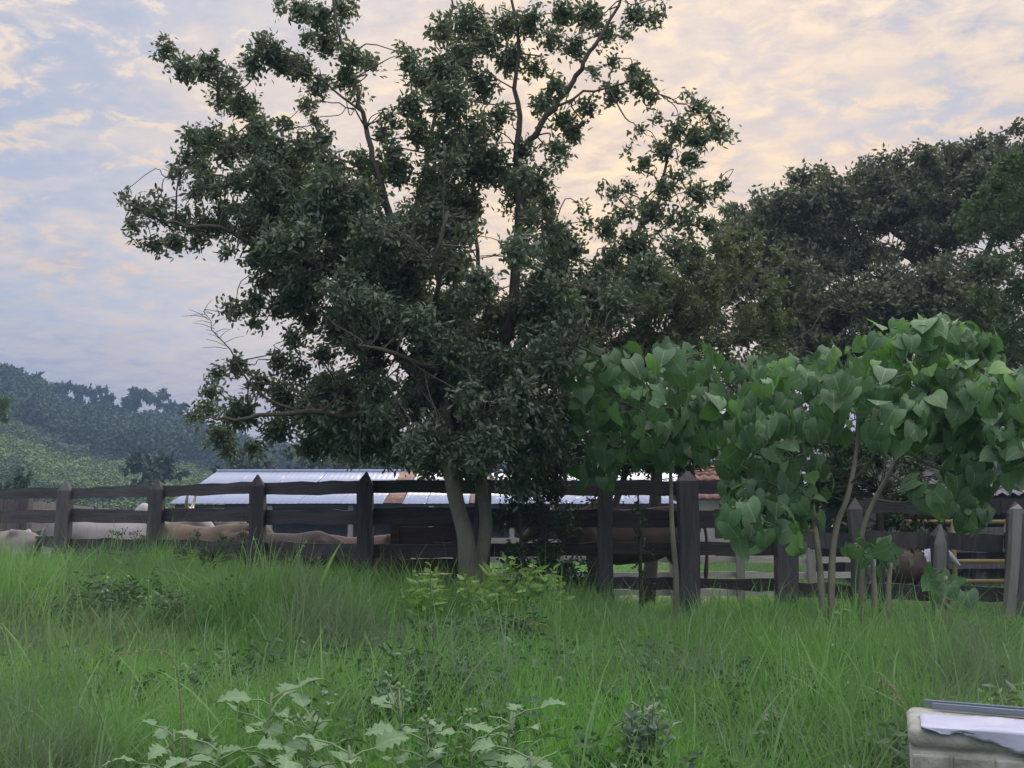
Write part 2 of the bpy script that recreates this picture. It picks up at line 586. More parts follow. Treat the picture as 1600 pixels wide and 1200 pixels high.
def tuft(nb, h, spread, wid, m, seg=4, droop=0.5, rng=RNG):
    """a tuft of nb curved blades"""
    V = []; Fc = []
    for b in range(nb):
        a = rng.uniform(0, 2 * math.pi)
        base = np.array([rng.normal() * spread, rng.normal() * spread, -0.03])
        ln = h * rng.uniform(0.45, 1.1)
        az = rng.uniform(0, 2 * math.pi)
        lean = abs(rng.normal()) * 0.35
        dr = rng.uniform(0.2, 1.0) * droop
        w = wid * rng.uniform(0.6, 1.3)
        side = np.array([-math.sin(az + a * 0.15), math.cos(az + a * 0.15), 0])
        p = base.copy(); tilt = lean
        s0 = len(V)
        for k in range(seg + 1):
            t = k / seg
            ww = w * (1 - t ** 2.2) * 0.5
            if k == seg:
                V.append(p.copy())
            else:
                V.append(p - side * ww); V.append(p + side * ww)
            tilt = lean + dr * 1.9 * t ** 1.6
            p = p + np.array([math.cos(az) * math.sin(tilt), math.sin(az) * math.sin(tilt), math.cos(tilt)]) * ln / seg
        for k in range(seg - 1):
            a0 = s0 + 2 * k
            Fc.append((a0, a0 + 1, a0 + 3, a0 + 2))
        a0 = s0 + 2 * (seg - 1)
        Fc.append((a0, a0 + 1, a0 + 2))
    return mesh_obj('tuft', V, Fc, m)


def vnoise(x, y, s, seed=0):
    r = np.random.default_rng(seed)
    out = 0
    for k in range(5):
        a = r.uniform(0, 2 * math.pi); f = s * r.uniform(0.6, 1.7); ph = r.uniform(0, 7)
        out = out + np.sin((np.cos(a) * x + np.sin(a) * y) * f + ph)
    return out / 3.2


def grass():
    n = 23000
    y = np.sqrt(RNG.uniform(3.0 ** 2, 15.5 ** 2, n))
    x = RNG.uniform(-1, 1, n) * (0.50 * y + 0.7)
    fx = np.where(x < -1.77, 13.3 + (-1.77 - x) * 0.62, 13.3)
    keep = (y < fx + 1.2)
    keep &= (vnoise(x, y, 4.5, 77) + .35 * vnoise(x, y, 9, 78) > -.62) | (y > 11)
    keep &= ~((x > 1.45) & (x < 3.4) & (y > 3.9) & (y < 4.75))
    x = x[keep]; y = y[keep]; fx = fx[keep]; n = len(x)
    z = ground_z(x, y)
    hh = 1.0 + 0.26 * vnoise(x, y, 3.2, 3) + 0.24 * vnoise(x, y, 0.9, 5)
    hh *= 1 - 0.52 * smooth01(0.6, 1.6, x) * smooth01(9.0, 11.5, y)
    hh *= 1 - 0.45 * smooth01(5.5, 3.2, y)
    hh *= 1 - 0.35 * smooth01(fx, fx + 0.6, y)
    hh = np.clip(hh, 0.3, 1.5)
    rot = np.stack([RNG.normal(0, 0.24, n) + .2 * vnoise(x, y, 2.2, 21), RNG.normal(0, 0.24, n) + .2 * vnoise(x, y, 2.0, 22), RNG.uniform(0, 6.28, n)], 1)
    wsc = RNG.uniform(0.85, 1.2, n)
    scl = np.stack([wsc, wsc, hh * RNG.uniform(0.8, 1.2, n)], 1)
    kinds = [tuft(24, 0.56, 0.06, 0.010, M['grass'], droop=.8) for _ in range(4)] + [tuft(30, 0.46, 0.09, 0.0075, M['grass'], droop=1.2) for _ in range(3)]
    kinds += [tuft(12, 0.78, 0.05, 0.013, M['grass'], seg=6, droop=0.9) for _ in range(2)]
    kinds += [tuft(9, 0.62, 0.07, 0.0035, M['dry'], seg=5, droop=0.8)]
    kinds += [tuft(22, 0.50, 0.06, 0.009, M['grass_lime'], droop=.9) for _ in range(2)]
    kinds += [tuft(16, 0.5, 0.12, 0.006, M['dry'], seg=5, droop=1.7)]
    pr = np.array([.12, .12, .12, .12, .10, .10, .10, .09, .09, .04])
    idx = RNG.choice(10, n, p=pr / pr.sum())
    lime = vnoise(x, y, 1.3, 31) + RNG.normal(0, .25, n) > .42
    idx = np.where(lime, RNG.integers(10, 12, n), idx)
    idx = np.where((vnoise(x, y, 1.5, 44) > .55) & (RNG.uniform(size=n) < .3), 12, idx)
    scatter('grass', kinds, np.stack([x, y, z], 1), rot, scl, idx)
    # short grass in the pens and the yard
    n = 9000
    y = np.sqrt(RNG.uniform(15.0 ** 2, 42 ** 2, n))
    x = RNG.uniform(-1, 1, n) * (0.50 * y + 1)
    keep = (y > np.where(x < -1.77, 14.3 + (-1.77 - x) * 0.62, 14.3)) & (vnoise(x, y, 0.5, 9) > -0.55) & (x > -0.02 * y)
    x = x[keep]; y = y[keep]; n = len(x)
    rot = np.stack([RNG.normal(0, 0.1, n), RNG.normal(0, 0.1, n), RNG.uniform(0, 6.28, n)], 1)
    sc = RNG.uniform(0.8, 1.3, n)
    kinds = [tuft(20, 0.17, 0.12, 0.010, M['grass'], seg=2) for _ in range(3)]
    scatter('pasture_grass', kinds, np.stack([x, y, ground_z(x, y)], 1), rot, np.stack([sc * 1.4, sc * 1.4, sc], 1), RNG.integers(0, 3, n))


grass()


# ------------------------------------------------------------------ hills: scrub and forest
def leaf_ball(nl, r, size, m, flat=0.75, rng=RNG, lumps=5):
    """an uneven crown of leaf clumps, base at z=0"""
    cs = unit(rng.normal(size=(lumps, 3))) * r * 0.55
    cs[:, 2] = np.abs(cs[:, 2]) * flat + r * 0.45
    k = rng.integers(0, lumps, nl)
    P = cs[k] + unit(rng.normal(size=(nl, 3))) * (r * 0.52 * rng.uniform(0.35, 1, nl)[:, None] ** 0.5) * np.array([1, 1, flat])
    Dr = unit(unit(P - cs[k]) * 0.7 + rng.normal(size=(nl, 3)) * 0.7)
    V, Fc = leaf_arrays(P, Dr, size * rng.uniform(0.6, 1.3, nl), size * 0.7, simple=True, rng=rng)
    return mesh_obj('clump', V, Fc, m)


def hills():
    # scrub 60..165 m
    n = 4600
    d = np.sqrt(RNG.uniform(62 ** 2, 200 ** 2, n))
    px = RNG.uniform(-160, 1250, n)
    x = (px - 800) / F * d; y = d
    ok = (px < 760) | (RNG.uniform(size=n) < 0.35)
    x, y, d = x[ok], y[ok], d[ok]
    n = len(x)
    kinds = [leaf_ball(520, 1.0, 0.15, M['scrub']) for _ in range(5)]
    s = RNG.uniform(1.0, 2.5, n) * (0.75 + 0.25 * vnoise(x, y, 0.06, 2))
    s = np.clip(s, 0.6, 3.2)
    rot = np.stack([np.zeros(n), np.zeros(n), RNG.uniform(0, 6.28, n)], 1)
    scatter('hillside_scrub', kinds, np.stack([x, y, ground_z(x, y) - 0.2], 1), rot, np.stack([s * 1.25, s * 1.25, s * 0.8], 1), RNG.integers(0, 5, n))
    n = 2600
    d = np.sqrt(RNG.uniform(165 ** 2, 262 ** 2, n))
    px = RNG.uniform(-200, 1300, n)
    x = (px - 800) / F * d; y = d
    ok = ((px < 760) | (RNG.uniform(size=n) < 0.3)) & (d > 182 + 10 * np.sin(px * 0.02))
    x, y = x[ok], y[ok]
    n = len(x)
    kinds = [leaf_ball(420, 1.0, 0.17, M['forest'], 0.8, lumps=7) for _ in range(5)]
    s = RNG.uniform(2.2, 5.2, n)
    rot = np.stack([np.zeros(n), np.zeros(n), RNG.uniform(0, 6.28, n)], 1)
    scatter('hill_forest', kinds, np.stack([x, y, ground_z(x, y) - 0.5], 1), rot, np.stack([s, s, s], 1), RNG.integers(0, 5, n))


hills()


# ------------------------------------------------------------------ trees
def clump_leaves(cs, rs, dens, K, ln, wd, spray=0.11, centre=None, down=0.35, flat=1.0, rng=RNG, simple=False):
    """sprays of leaves in balls of radius rs round cs; returns leaf arrays and twig tips"""
    P = []; Dr = []; tips = []
    for c, r, dn in zip(cs, rs, dens):
        nt = max(3, int(dn * r * r))
        u = unit(rng.normal(size=(nt, 3)))
        t = c + u * (r * rng.uniform(0, 1, nt)[:, None] ** (1 / 2.0)) * np.array([1, 1, flat])
        out = unit(t - c) * 0.7
        if centre is not None:
            out = out + unit(t - centre) * 0.5
        tw = unit(out + rng.normal(size=(nt, 3)) * 0.45 + np.array([0, 0, 0.15]))
        tips.append((c, t))
        k = rng.integers(max(2, K - 3), K + 4)
        for _ in range(k):
            P.append(t - tw * (rng.uniform(0, 1, (nt, 1)) * spray) + rng.normal(size=(nt, 3)) * spray * 0.18)
            Dr.append(unit(tw * 0.55 + rng.normal(size=(nt, 3)) * 0.75 + np.array([0, 0, -down])))
    P = np.concatenate(P); Dr = np.concatenate(Dr)
    n = len(P)
    V, Fc = leaf_arrays(P, Dr, ln * rng.uniform(0.65, 1.2, n), wd * rng.uniform(0.7, 1.2, n), simple=simple, rng=rng)
    return V, Fc, tips


def in_poly(px, py, poly):
    c = False
    j = len(poly) - 1
    for i in range(len(poly)):
        xi, yi = poly[i]; xj, yj = poly[j]
        if (yi > py) != (yj > py) and px < (xj - xi) * (py - yi) / (yj - yi) + xi:
            c = not c
        j = i
    return c


def fill_poly(poly, n, rng=random):
    xs = [p[0] for p in poly]; ys = [p[1] for p in poly]
    out = []
    while len(out) < n:
        x = rng.uniform(min(xs), max(xs)); y = rng.uniform(min(ys), max(ys))
        if in_poly(x, y, poly):
            out.append((x, y))
    return out


def main_tree():
    D0 = 12.4
    t = empty('broadleaf_tree', (W(737, 925, D0).x, D0, 0.30),
              'tall open leafy tree with two pale trunks standing before the dark fence', 'tree')
    # limbs: px, py, depth offset, radius (m)
    limbs = [
        [(700, 700, 0, .12), (672, 620, .1, .10), (600, 520, .3, .085), (530, 420, .5, .07), (470, 320, .6, .055), (430, 235, .6, .04), (350, 150, .5, .03), (300, 105, .4, .02), (262, 78, .4, .012)],
        [(530, 430, .5, .05), (440, 395, -.3, .04), (340, 358, -.7, .028), (255, 345, -.8, .018), (200, 318, -.8, .010)],
        [(655, 650, 0, .06), (560, 650, -.7, .045), (450, 645, -1.1, .032), (370, 655, -1.2, .02), (315, 655, -1.2, .01)],
        [(480, 648, -1.0, .022), (400, 610, -1.1, .015), (355, 545, -1.1, .009), (318, 487, -1.1, .004)],
        [(690, 640, 0, .10), (672, 520, -.2, .08), (630, 400, -.3, .065), (592, 290, -.3, .05), (576, 212, -.2, .038), (556, 140, -.2, .03), (532, 60, -.1, .022), (515, -30, 0, .014)],
        [(566, 175, -.2, .02), (505, 128, -.3, .014), (450, 100, -.4, .008)],
        [(572, 200, -.2, .014), (540, 165, -.3, .010), (495, 158, -.3, .006)],
        [(640, 420, -.3, .05), (655, 300, .5, .042), (680, 180, .8, .03), (700, 60, .8, .02), (705, -40, .8, .012)],
        [(752, 690, .1, .11), (786, 560, .2, .09), (806, 420, .1, .075), (813, 300, 0, .06), (811, 205, 0, .045), (808, 110, 0, .03), (800, 0, 0, .02), (798, -70, 0, .012)],
        [(812, 245, 0, .05), (845, 195, -.2, .046), (885, 140, -.3, .04), (915, 95, -.4, .034), (945, 45, -.4, .026), (985, -30, -.4, .015)],
        [(860, 170, -.2, .022), (930, 140, -.1, .016), (1000, 130, 0, .012), (1060, 160, .1, .008), (1095, 180, .1, .006)],
        [(795, 560, .2, .06), (870, 470, .6, .05), (960, 400, .8, .04), (1020, 330, .8, .03), (1045, 250, .7, .02), (1058, 200, .7, .012), (1095, 165, .7, .007)],
        [(985, 380, .8, .022), (1060, 340, .9, .016), (1125, 300, .9, .010), (1140, 285, .9, .006)],
        [(700, 600, .2, .05), (760, 480, 1.2, .04), (740, 360, 1.6, .03), (760, 250, 1.5, .018)],
        [(720, 620, -.2, .05), (640, 560, -1.5, .035), (560, 540, -1.9, .02)],
        [(750, 620, -.2, .05), (850, 590, -1.3, .035), (900, 540, -1.6, .02)],
        [(690, 560, -.3, .05), (680, 440, -1.4, .035), (700, 330, -1.6, .02)],
        [(592, 290, -.3, .02), (540, 260, -.5, .014), (500, 235, -.6, .008)],
        [(470, 320, .6, .025), (400, 290, .4, .018), (330, 270, .3, .012), (285, 255, .3, .007)],
    ]
    mb = MB()
    pool = []
    for lb in limbs:
        pts = [W(a, b, D0 + c) for a, b, c, r in lb]
        cv = smooth_curve(pts, 4)
        rr = lerp_list([l[3] * .8 for l in lb], len(cv))
        for q in range(1, len(cv) - 1):
            cv[q] = cv[q] + Vector(RNG.normal(size=3)) * 0.018
        mb.tube(cv, rr, 7)
        pool += [(c, r) for c, r in zip(cv, rr)]
    PP = np.array([list(p[0]) for p in pool]); PR = np.array([p[1] for p in pool])
    br = MB()
    edge = [(255, 75, 20), (285, 105, 26), (320, 100, 30), (355, 118, 26), (345, 152, 26), (378, 160, 28), (402, 192, 24), (398, 92, 26), (425, 80, 24),
            (412, 66, 22), (442, 95, 28), (470, 104, 26), (482, 55, 18), (500, 22, 26), (532, 10, 22), (468, 14, 20), (512, 60, 26), (545, 82, 22), (572, 92, 16),
            (540, 118, 22), (500, 130, 24), (478, 162, 14), (560, 150, 12), (438, 5, 14), (552, 5, 12),
            (298, 212, 16), (330, 215, 26), (362, 218, 28), (402, 222, 32), (290, 245, 16), (312, 262, 20), (276, 266, 14), (332, 288, 22), (300, 298, 16), (346, 322, 18),
            (400, 268, 38), (432, 240, 34), (470, 228, 26), (502, 215, 20), (512, 256, 32), (450, 290, 44), (500, 310, 44), (440, 190, 14), (492, 190, 12),
            (188, 305, 9), (214, 320, 20), (206, 352, 16), (244, 328, 20), (238, 378, 18), (276, 342, 26), (308, 350, 26), (342, 350, 24), (270, 376, 18), (304, 374, 16),
            (370, 328, 26), (390, 360, 32), (350, 388, 14), (420, 320, 40), (440, 370, 44), (240, 297, 7), (262, 318, 10),
            (402, 402, 26), (408, 442, 18), (368, 480, 18), (348, 488, 10), (392, 468, 20), (398, 502, 14), (430, 480, 22), (440, 420, 38), (470, 450, 42),
            (338, 582, 16), (370, 572, 20), (328, 612, 20), (300, 652, 14), (320, 640, 22), (342, 682, 22), (372, 650, 32), (402, 602, 26), (432, 562, 20),
            (440, 620, 32), (462, 580, 26), (480, 640, 34), (430, 672, 30), (352, 704, 12), (480, 698, 26), (520, 660, 34), (540, 698, 26), (572, 650, 38), (600, 700, 32),
            (540, 616, 26), (562, 590, 24), (500, 556, 26), (642, 692, 30), (548, 728, 9), (395, 700, 14), (575, 540, 34), (520, 510, 36), (480, 500, 30), (660, 725, 14), (450, 530, 18),
            (640, 92, 22), (660, 122, 30), (640, 160, 26), (610, 182, 16), (598, 204, 16), (612, 232, 20), (690, 100, 34), (692, 40, 28), (730, 28, 34), (722, 80, 34), (630, 72, 9),
            (700, 150, 42), (750, 130, 34), (760, 58, 30), (790, 38, 32), (800, 88, 30), (830, 28, 30), (862, 58, 24), (880, 18, 26), (922, 18, 26), (950, 48, 20), (992, 18, 20),
            (1022, 26, 16), (1040, 12, 8), (960, 92, 16), (990, 110, 14), (868, 130, 24), (850, 160, 24), (882, 182, 22), (920, 162, 22), (960, 142, 20), (1000, 130, 20), (1022, 146, 14),
            (902, 202, 18), (872, 228, 22), (888, 246, 9), (780, 180, 28), (740, 200, 38), (700, 222, 44), (770, 250, 44), (820, 226, 22), (842, 280, 30), (856, 312, 18), (868, 262, 9),
            (680, 280, 44), (622, 262, 30), (590, 262, 26), (562, 250, 22), (570, 300, 38), (655, 200, 28), (590, 100, 8), (980, 50, 14), (900, 70, 20), (840, 100, 20), (930, 110, 12),
            (1090, 162, 18), (1122, 200, 22), (1094, 216, 22), (1062, 200, 24), (1040, 230, 22), (1004, 202, 10), (985, 232, 9), (1010, 252, 14), (1082, 246, 16), (1112, 176, 12), (1140, 212, 8),
            (1062, 272, 16), (1040, 290, 20), (990, 290, 12), (962, 300, 14), (940, 288, 7), (1092, 300, 24), (1130, 290, 16), (1022, 330, 32), (980, 330, 20), (1070, 340, 32), (1110, 350, 20),
            (1136, 330, 10), (1060, 388, 26), (1000, 380, 34), (952, 352, 22), (922, 344, 12), (908, 320, 7), (960, 402, 36), (1022, 420, 32), (900, 384, 18), (878, 352, 10), (1090, 390, 18),
            (870, 420, 38), (922, 440, 30), (862, 340, 14), (1030, 178, 10), (1075, 145, 8)]
    edge += [(x, y, RNG.uniform(22, 34)) for x, y in fill_poly([(420, 400), (560, 420), (640, 500), (640, 700), (500, 700), (460, 600), (560, 570), (470, 500), (430, 450)], 34)]
    edge += [(x, y, RNG.uniform(20, 32)) for x, y in fill_poly([(290, 205), (560, 230), (600, 330), (480, 420), (360, 340), (300, 260)], 12)]
    zone = [(410, 260), (560, 280), (600, 330), (690, 240), (850, 262), (860, 340), (900, 400), (1040, 400), (980, 470), (900, 560), (890, 700), (760, 735), (650, 720), (520, 690),
            (460, 660), (520, 600), (610, 570), (530, 480), (440, 410), (390, 330)]
    CS = []; RS = []; DN = []
    for (x, y, r) in edge:
        d = D0 + RNG.normal() * 0.45
        CS.append(W(x, y, d)); RS.append(r * d / F); DN.append(850)
    for (x, y) in fill_poly(zone, 165):
        d = D0 + RNG.uniform(-1.9, 1.9)
        r = RNG.uniform(26, 44)
        CS.append(W(x, y, d)); RS.append(r * d / F); DN.append(680)
    # denser heart low down round the trunks
    for (x, y) in fill_poly([(640, 480), (860, 470), (900, 600), (880, 730), (790, 760), (690, 740), (640, 680)], 55):
        d = D0 + RNG.uniform(-1.3, 1.7)
        r = RNG.uniform(30, 44)
        CS.append(W(x, y, d)); RS.append(r * d / F); DN.append(620)
    CS = np.array([list(c) for c in CS])
    DN = [q * 1.25 for q in DN]
    V, Fc, tips = clump_leaves(CS, RS * 1 if isinstance(RS, np.ndarray) else [r * 1.02 for r in RS], DN, 9, 0.078, 0.033, 0.18, centre=np.array(list(W(690, 480, D0))))
    part('crown', V, Fc, M['leaf'], t, kind='stuff')
    tw = MB()
    for (c, tp), r in zip(tips, RS):
        dd = np.linalg.norm(PP - c, axis=1)
        k = int(np.argmin(dd + 0.25 * (PR < 0.008)))
        a = Vector(PP[k]); b = Vector(c)
        ln_ = (b - a).length
        if ln_ < 1.1:
            m1 = a.lerp(b, .33) + Vector(RNG.normal(size=3)) * ln_ * .13
            m2 = a.lerp(b, .66) + Vector(RNG.normal(size=3)) * ln_ * .13 + Vector((0, 0, .04))
            br.tube(smooth_curve([a, m1, m2, b], 3), lerp_list([min(PR[k] * .8, .011), .004], 10), 4)
        for q in tp[:: max(1, len(tp) // 7)]:
            q = Vector(q)
            m_ = (b + q) / 2 + Vector(RNG.normal(size=3)) * 0.02
            tw.tube([b, m_, q], [.006, .004, .002], 3)
    mb.part('limbs', M['bark_dark'], t, True)
    br.part('branches', M['bark_dark'], t, True, 'stuff')
    tw.part('twigs', M['bark_dark'], t, False, 'stuff')
    # bare twig pointing out of the lower left
    bt = MB()
    base = [W(355, 545, D0 - 1.1), W(335, 515, D0 - 1.1), W(318, 487, D0 - 1.1)]
    for k in range(14):
        s = k / 13
        p = base[0].lerp(base[2], s)
        q = p + Vector((RNG.choice([-1, 1]) * RNG.uniform(.08, .26), RNG.normal() * .08, RNG.uniform(-.02, .12)))
        bt.tube([p, (p + q) / 2 + Vector((0, 0, .015)), q], [.004, .003, .002], 3)
    bt.part('bare_twigs', M['bark_dark'], t, False, 'stuff')
    # hanging aerial stem
    h = MB()
    h.tube([W(566, 600, D0 - .8), W(563, 660, D0 - .8), W(562, 735, D0 - .8)], [.006, .005, .004], 4)
    h.part('hanging_vine', M['stem'], t)

    def trunk(pts, rad):
        cv = smooth_curve([W(a, b, D0 + c) for a, b, c in pts], 7)
        rr = lerp_list(rad, len(cv))
        m = MB()
        rr = [(r * (1 + .04 * math.sin(i * .45)), r * (1 + .05 * math.sin(i * 0.37 + 1))) for i, r in enumerate(rr)]
        cv = [c + Vector((.012 * math.sin(i * .4), 0, 0)) for i, c in enumerate(cv)]
        m.tube(cv, rr, 14)
        return m.part('trunk', M['bark'], t, True)
    trunk([(738, 990, -.05), (737, 925, -.05), (732, 880, -.05), (724, 830, -.05), (712, 770, 0), (703, 720, 0), (698, 670, 0), (688, 620, 0)], [.19, .125, .105, .092, .09, .09, .085, .08])
    trunk([(742, 990, .12), (748, 905, .15), (757, 850, .2), (757, 800, .2), (752, 745, .2), (752, 690, .15), (765, 620, .2)], [.12, .08, .075, .07, .072, .075, .07])


main_tree()


def blob_tree(name, base, trunk_r, blobs, D, dn, ln, wd, lm, bm_, label, cat='tree', group=None, dspread=1.5, K=7, forks=None, flat=0.75, simple=True, spray=0.2, down=0.25, zbase=None, stems=1):
    """tree or bush: blobs in (px, py, r_px[, depth offset]) at distance D"""
    b0 = W(base[0], base[1], D)
    zb = float(ground_z(b0.x, b0.y)) if zbase is None else zbase
    b0 = Vector((b0.x, b0.y, zb))
    t = empty(name, tuple(b0), label, cat, group)
    CS = []; RS = []
    for b in blobs:
        d = D + (b[3] if len(b) > 3 else RNG.uniform(-dspread, dspread))
        CS.append(list(W(b[0], b[1], d))); RS.append(b[2] * d / F)
    CS = np.array(CS)
    cen = CS.mean(0)
    V, Fc, tips = clump_leaves(CS, RS, [dn] * len(RS), K, ln, wd, spray, centre=cen, flat=flat, simple=simple, down=down)
    part('crown', V, Fc, lm, t, kind='stuff')
    mb = MB()
    if forks is None:
        top = Vector(cen) * 0.9 + b0 * 0.1
        forks = [[b0 - Vector((0, 0, .15)), b0.lerp(top, .5) + Vector((.03, 0, 0)), top]]
        radf = [[trunk_r, trunk_r * .8, trunk_r * .6]]
        pts = [(top, trunk_r * .6)]
    else:
        forks = [[W(*p[:2], D + p[2]) for p in f] for f in forks]
        radf = [lerp_list([trunk_r, trunk_r * .35], len(f)) for f in forks]
        forks[0][0].z = zb - .15
        pts = []
    for f, r in zip(forks, radf):
        cv = smooth_curve(f, 4)
        rr = lerp_list(r, len(cv))
        mb.tube(cv, rr, 7)
        pts += list(zip(cv[len(cv) // 3:], rr[len(cv) // 3:]))
    mb.part('trunk', bm_, t, True)
    PPn = np.array([list(p[0]) for p in pts]); PRn = [p[1] for p in pts]
    br = MB()
    for c, r in zip(CS, RS):
        k = int(np.argmin(np.linalg.norm(PPn - c, axis=1)))
        a = Vector(PPn[k]); e = Vector(c)
        ln_ = (e - a).length
        m1 = a.lerp(e, .3) + Vector(RNG.normal(size=3)) * ln_ * .10
        m2 = a.lerp(e, .65) + Vector(RNG.normal(size=3)) * ln_ * .10
        r0 = min(PRn[k] * .5, .0006 * D)
        br.tube(smooth_curve([a, m1, m2, e], 3), lerp_list([r0, r0 * .4], 10), 4)
    br.part('branches', bm_, t, True, 'stuff')
    return t


# background tall spreading tree on the right
top_edge = [(1150, 318), (1185, 302), (1210, 300), (1240, 268), (1265, 262), (1295, 270), (1330, 278), (1352, 250), (1375, 240), (1400, 236), (1440, 225), (1480, 216), (1520, 212), (1560, 202), (1590, 190), (1625, 180), (1680, 170), (1740, 175)]
bl = [(x + RNG.normal() * 4, y + RNG.uniform(4, 12), RNG.uniform(16, 26)) for x, y in top_edge]
bl += [(1255, 290, 22), (1210, 325, 26)]
bl += [(x, y, RNG.uniform(26, 40)) for x, y in fill_poly([(1150, 335), (1250, 298), (1350, 268), (1440, 243), (1560, 222), (1760, 205), (1760, 300), (1600, 345), (1480, 338), (1360, 340), (1240, 365), (1150, 375)], 150)]
bl += [(x, y, RNG.uniform(22, 34)) for x, y in fill_poly([(1130, 360), (1300, 350), (1380, 345), (1370, 400), (1300, 430), (1140, 430)], 55)]
bl += [(x, y, RNG.uniform(18, 28)) for x, y in fill_poly([(1380, 340), (1560, 330), (1560, 355), (1500, 372), (1400, 362)], 26)]
bl += [(x, y, RNG.uniform(14, 22)) for x, y in fill_poly([(1360, 350), (1480, 340), (1500, 400), (1440, 420), (1370, 400)], 16)]
blob_tree('spreading_tree', (1490, 900), .13, bl, 30, 130, .17, .085, M['leaf_back'], M['bark_dark'],
          'huge wide spreading tree with layered canopy rising at the far right behind the shed', dspread=3.0, K=9, spray=.35, down=.4,
          forks=[[(1490, 900, 0), (1485, 600, 0), (1470, 450, 0), (1440, 380, 0), (1380, 320, 0), (1280, 300, 0)],
                 [(1470, 450, 0), (1420, 400, -1), (1330, 380, -1), (1220, 350, -1)],
                 [(1485, 500, 0), (1540, 400, 1), (1580, 300, 1), (1620, 230, 1)],
                 [(1460, 400, 0), (1440, 360, .5), (1470, 300, .5), (1480, 240, .5)],
                 [(1440, 385, 0), (1400, 365, 0), (1385, 350, .5)]])
bl = [(x, y, RNG.uniform(26, 42)) for x, y in fill_poly([(1140, 425), (1300, 410), (1420, 415), (1560, 400), (1600, 560), (1600, 720), (1400, 720), (1150, 700)], 140)]
bl += [(x, y, RNG.uniform(24, 36)) for x, y in fill_poly([(1040, 430), (1160, 400), (1300, 420), (1400, 440), (1560, 440), (1600, 560), (1040, 570)], 80)]
blob_tree('understory_tree', (1330, 880), .2, bl, 26, 130, .16, .08, M['leaf_back'], M['bark_dark'],
          'dark dense tree filling the gap beneath the spreading canopy', dspread=1.6, K=9, spray=.3)
bl = [(x, y, RNG.uniform(22, 36)) for x, y in fill_poly([(1500, 330), (1560, 250), (1600, 235), (1750, 230), (1750, 560), (1580, 560), (1530, 480), (1500, 400)], 80)]
bl += [(1560, 268, 22), (1535, 320, 22), (1515, 372, 20), (1590, 245, 22)]
blob_tree('pale_leafy_tree', (1620, 900), .2, bl, 21, 130, .14, .07, M['leaf_edge'], M['bark_dark'],
          'paler green leafy tree cut by the right border, in front of the spreading tree', dspread=1.2, K=8, spray=.2)
# olive tree in the middle
bl = [(x, y, RNG.uniform(20, 34)) for x, y in fill_poly([(900, 440), (960, 415), (1050, 410), (1130, 380), (1180, 385), (1240, 430), (1240, 700), (1000, 730), (880, 720), (850, 600), (870, 500)], 165)]
bl += [(x, y, RNG.uniform(14, 24)) for x, y in [(870, 480), (905, 460), (1120, 372), (1150, 362), (1185, 372), (1215, 395), (1090, 400), (940, 425)]]
bl += [(x, y, RNG.uniform(22, 34)) for x, y in fill_poly([(890, 450), (1000, 430), (1090, 440), (1100, 560), (900, 570)], 60)]
blob_tree('olive_green_tree', (1010, 930), .12, bl, 17.5, 300, .10, .05, M['leaf_mid'], M['bark_dark'],
          'olive green small-leaved tree between the two-trunked tree and the heart-leaved saplings', dspread=1.3, K=8, spray=.14)
# thicket behind the fence, low
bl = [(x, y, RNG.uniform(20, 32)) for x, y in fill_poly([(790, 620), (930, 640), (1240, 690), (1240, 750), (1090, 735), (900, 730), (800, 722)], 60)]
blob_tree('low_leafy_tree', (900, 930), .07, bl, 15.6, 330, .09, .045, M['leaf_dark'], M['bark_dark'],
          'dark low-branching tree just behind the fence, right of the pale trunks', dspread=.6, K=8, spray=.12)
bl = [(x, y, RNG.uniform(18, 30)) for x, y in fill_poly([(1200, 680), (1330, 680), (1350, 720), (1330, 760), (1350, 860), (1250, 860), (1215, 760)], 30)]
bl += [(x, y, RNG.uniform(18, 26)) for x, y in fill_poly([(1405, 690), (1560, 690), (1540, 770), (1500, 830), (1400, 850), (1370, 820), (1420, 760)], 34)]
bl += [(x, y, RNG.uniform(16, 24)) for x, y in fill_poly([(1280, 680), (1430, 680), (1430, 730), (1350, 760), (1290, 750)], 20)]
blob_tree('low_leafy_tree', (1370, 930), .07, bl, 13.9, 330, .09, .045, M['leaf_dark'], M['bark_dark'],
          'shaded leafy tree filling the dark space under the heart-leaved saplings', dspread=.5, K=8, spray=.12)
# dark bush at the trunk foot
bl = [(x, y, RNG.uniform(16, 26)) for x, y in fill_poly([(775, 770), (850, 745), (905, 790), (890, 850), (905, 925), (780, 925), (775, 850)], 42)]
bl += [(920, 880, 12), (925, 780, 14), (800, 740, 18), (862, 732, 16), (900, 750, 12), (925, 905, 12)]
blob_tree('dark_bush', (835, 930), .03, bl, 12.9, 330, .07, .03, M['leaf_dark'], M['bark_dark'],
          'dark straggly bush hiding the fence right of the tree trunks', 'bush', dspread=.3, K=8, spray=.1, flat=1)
# thin dark saplings around x 1000
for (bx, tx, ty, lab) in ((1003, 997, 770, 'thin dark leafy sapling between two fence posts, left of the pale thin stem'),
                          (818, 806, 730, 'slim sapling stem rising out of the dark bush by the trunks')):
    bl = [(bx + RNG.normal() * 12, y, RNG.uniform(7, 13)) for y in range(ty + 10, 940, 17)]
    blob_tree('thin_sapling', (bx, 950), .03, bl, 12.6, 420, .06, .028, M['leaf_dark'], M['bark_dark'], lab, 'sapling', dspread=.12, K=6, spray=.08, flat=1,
              forks=[[(bx, 960, 0), (bx - 3, 860, 0), (tx, ty, 0)]], group='thin saplings by the fence')
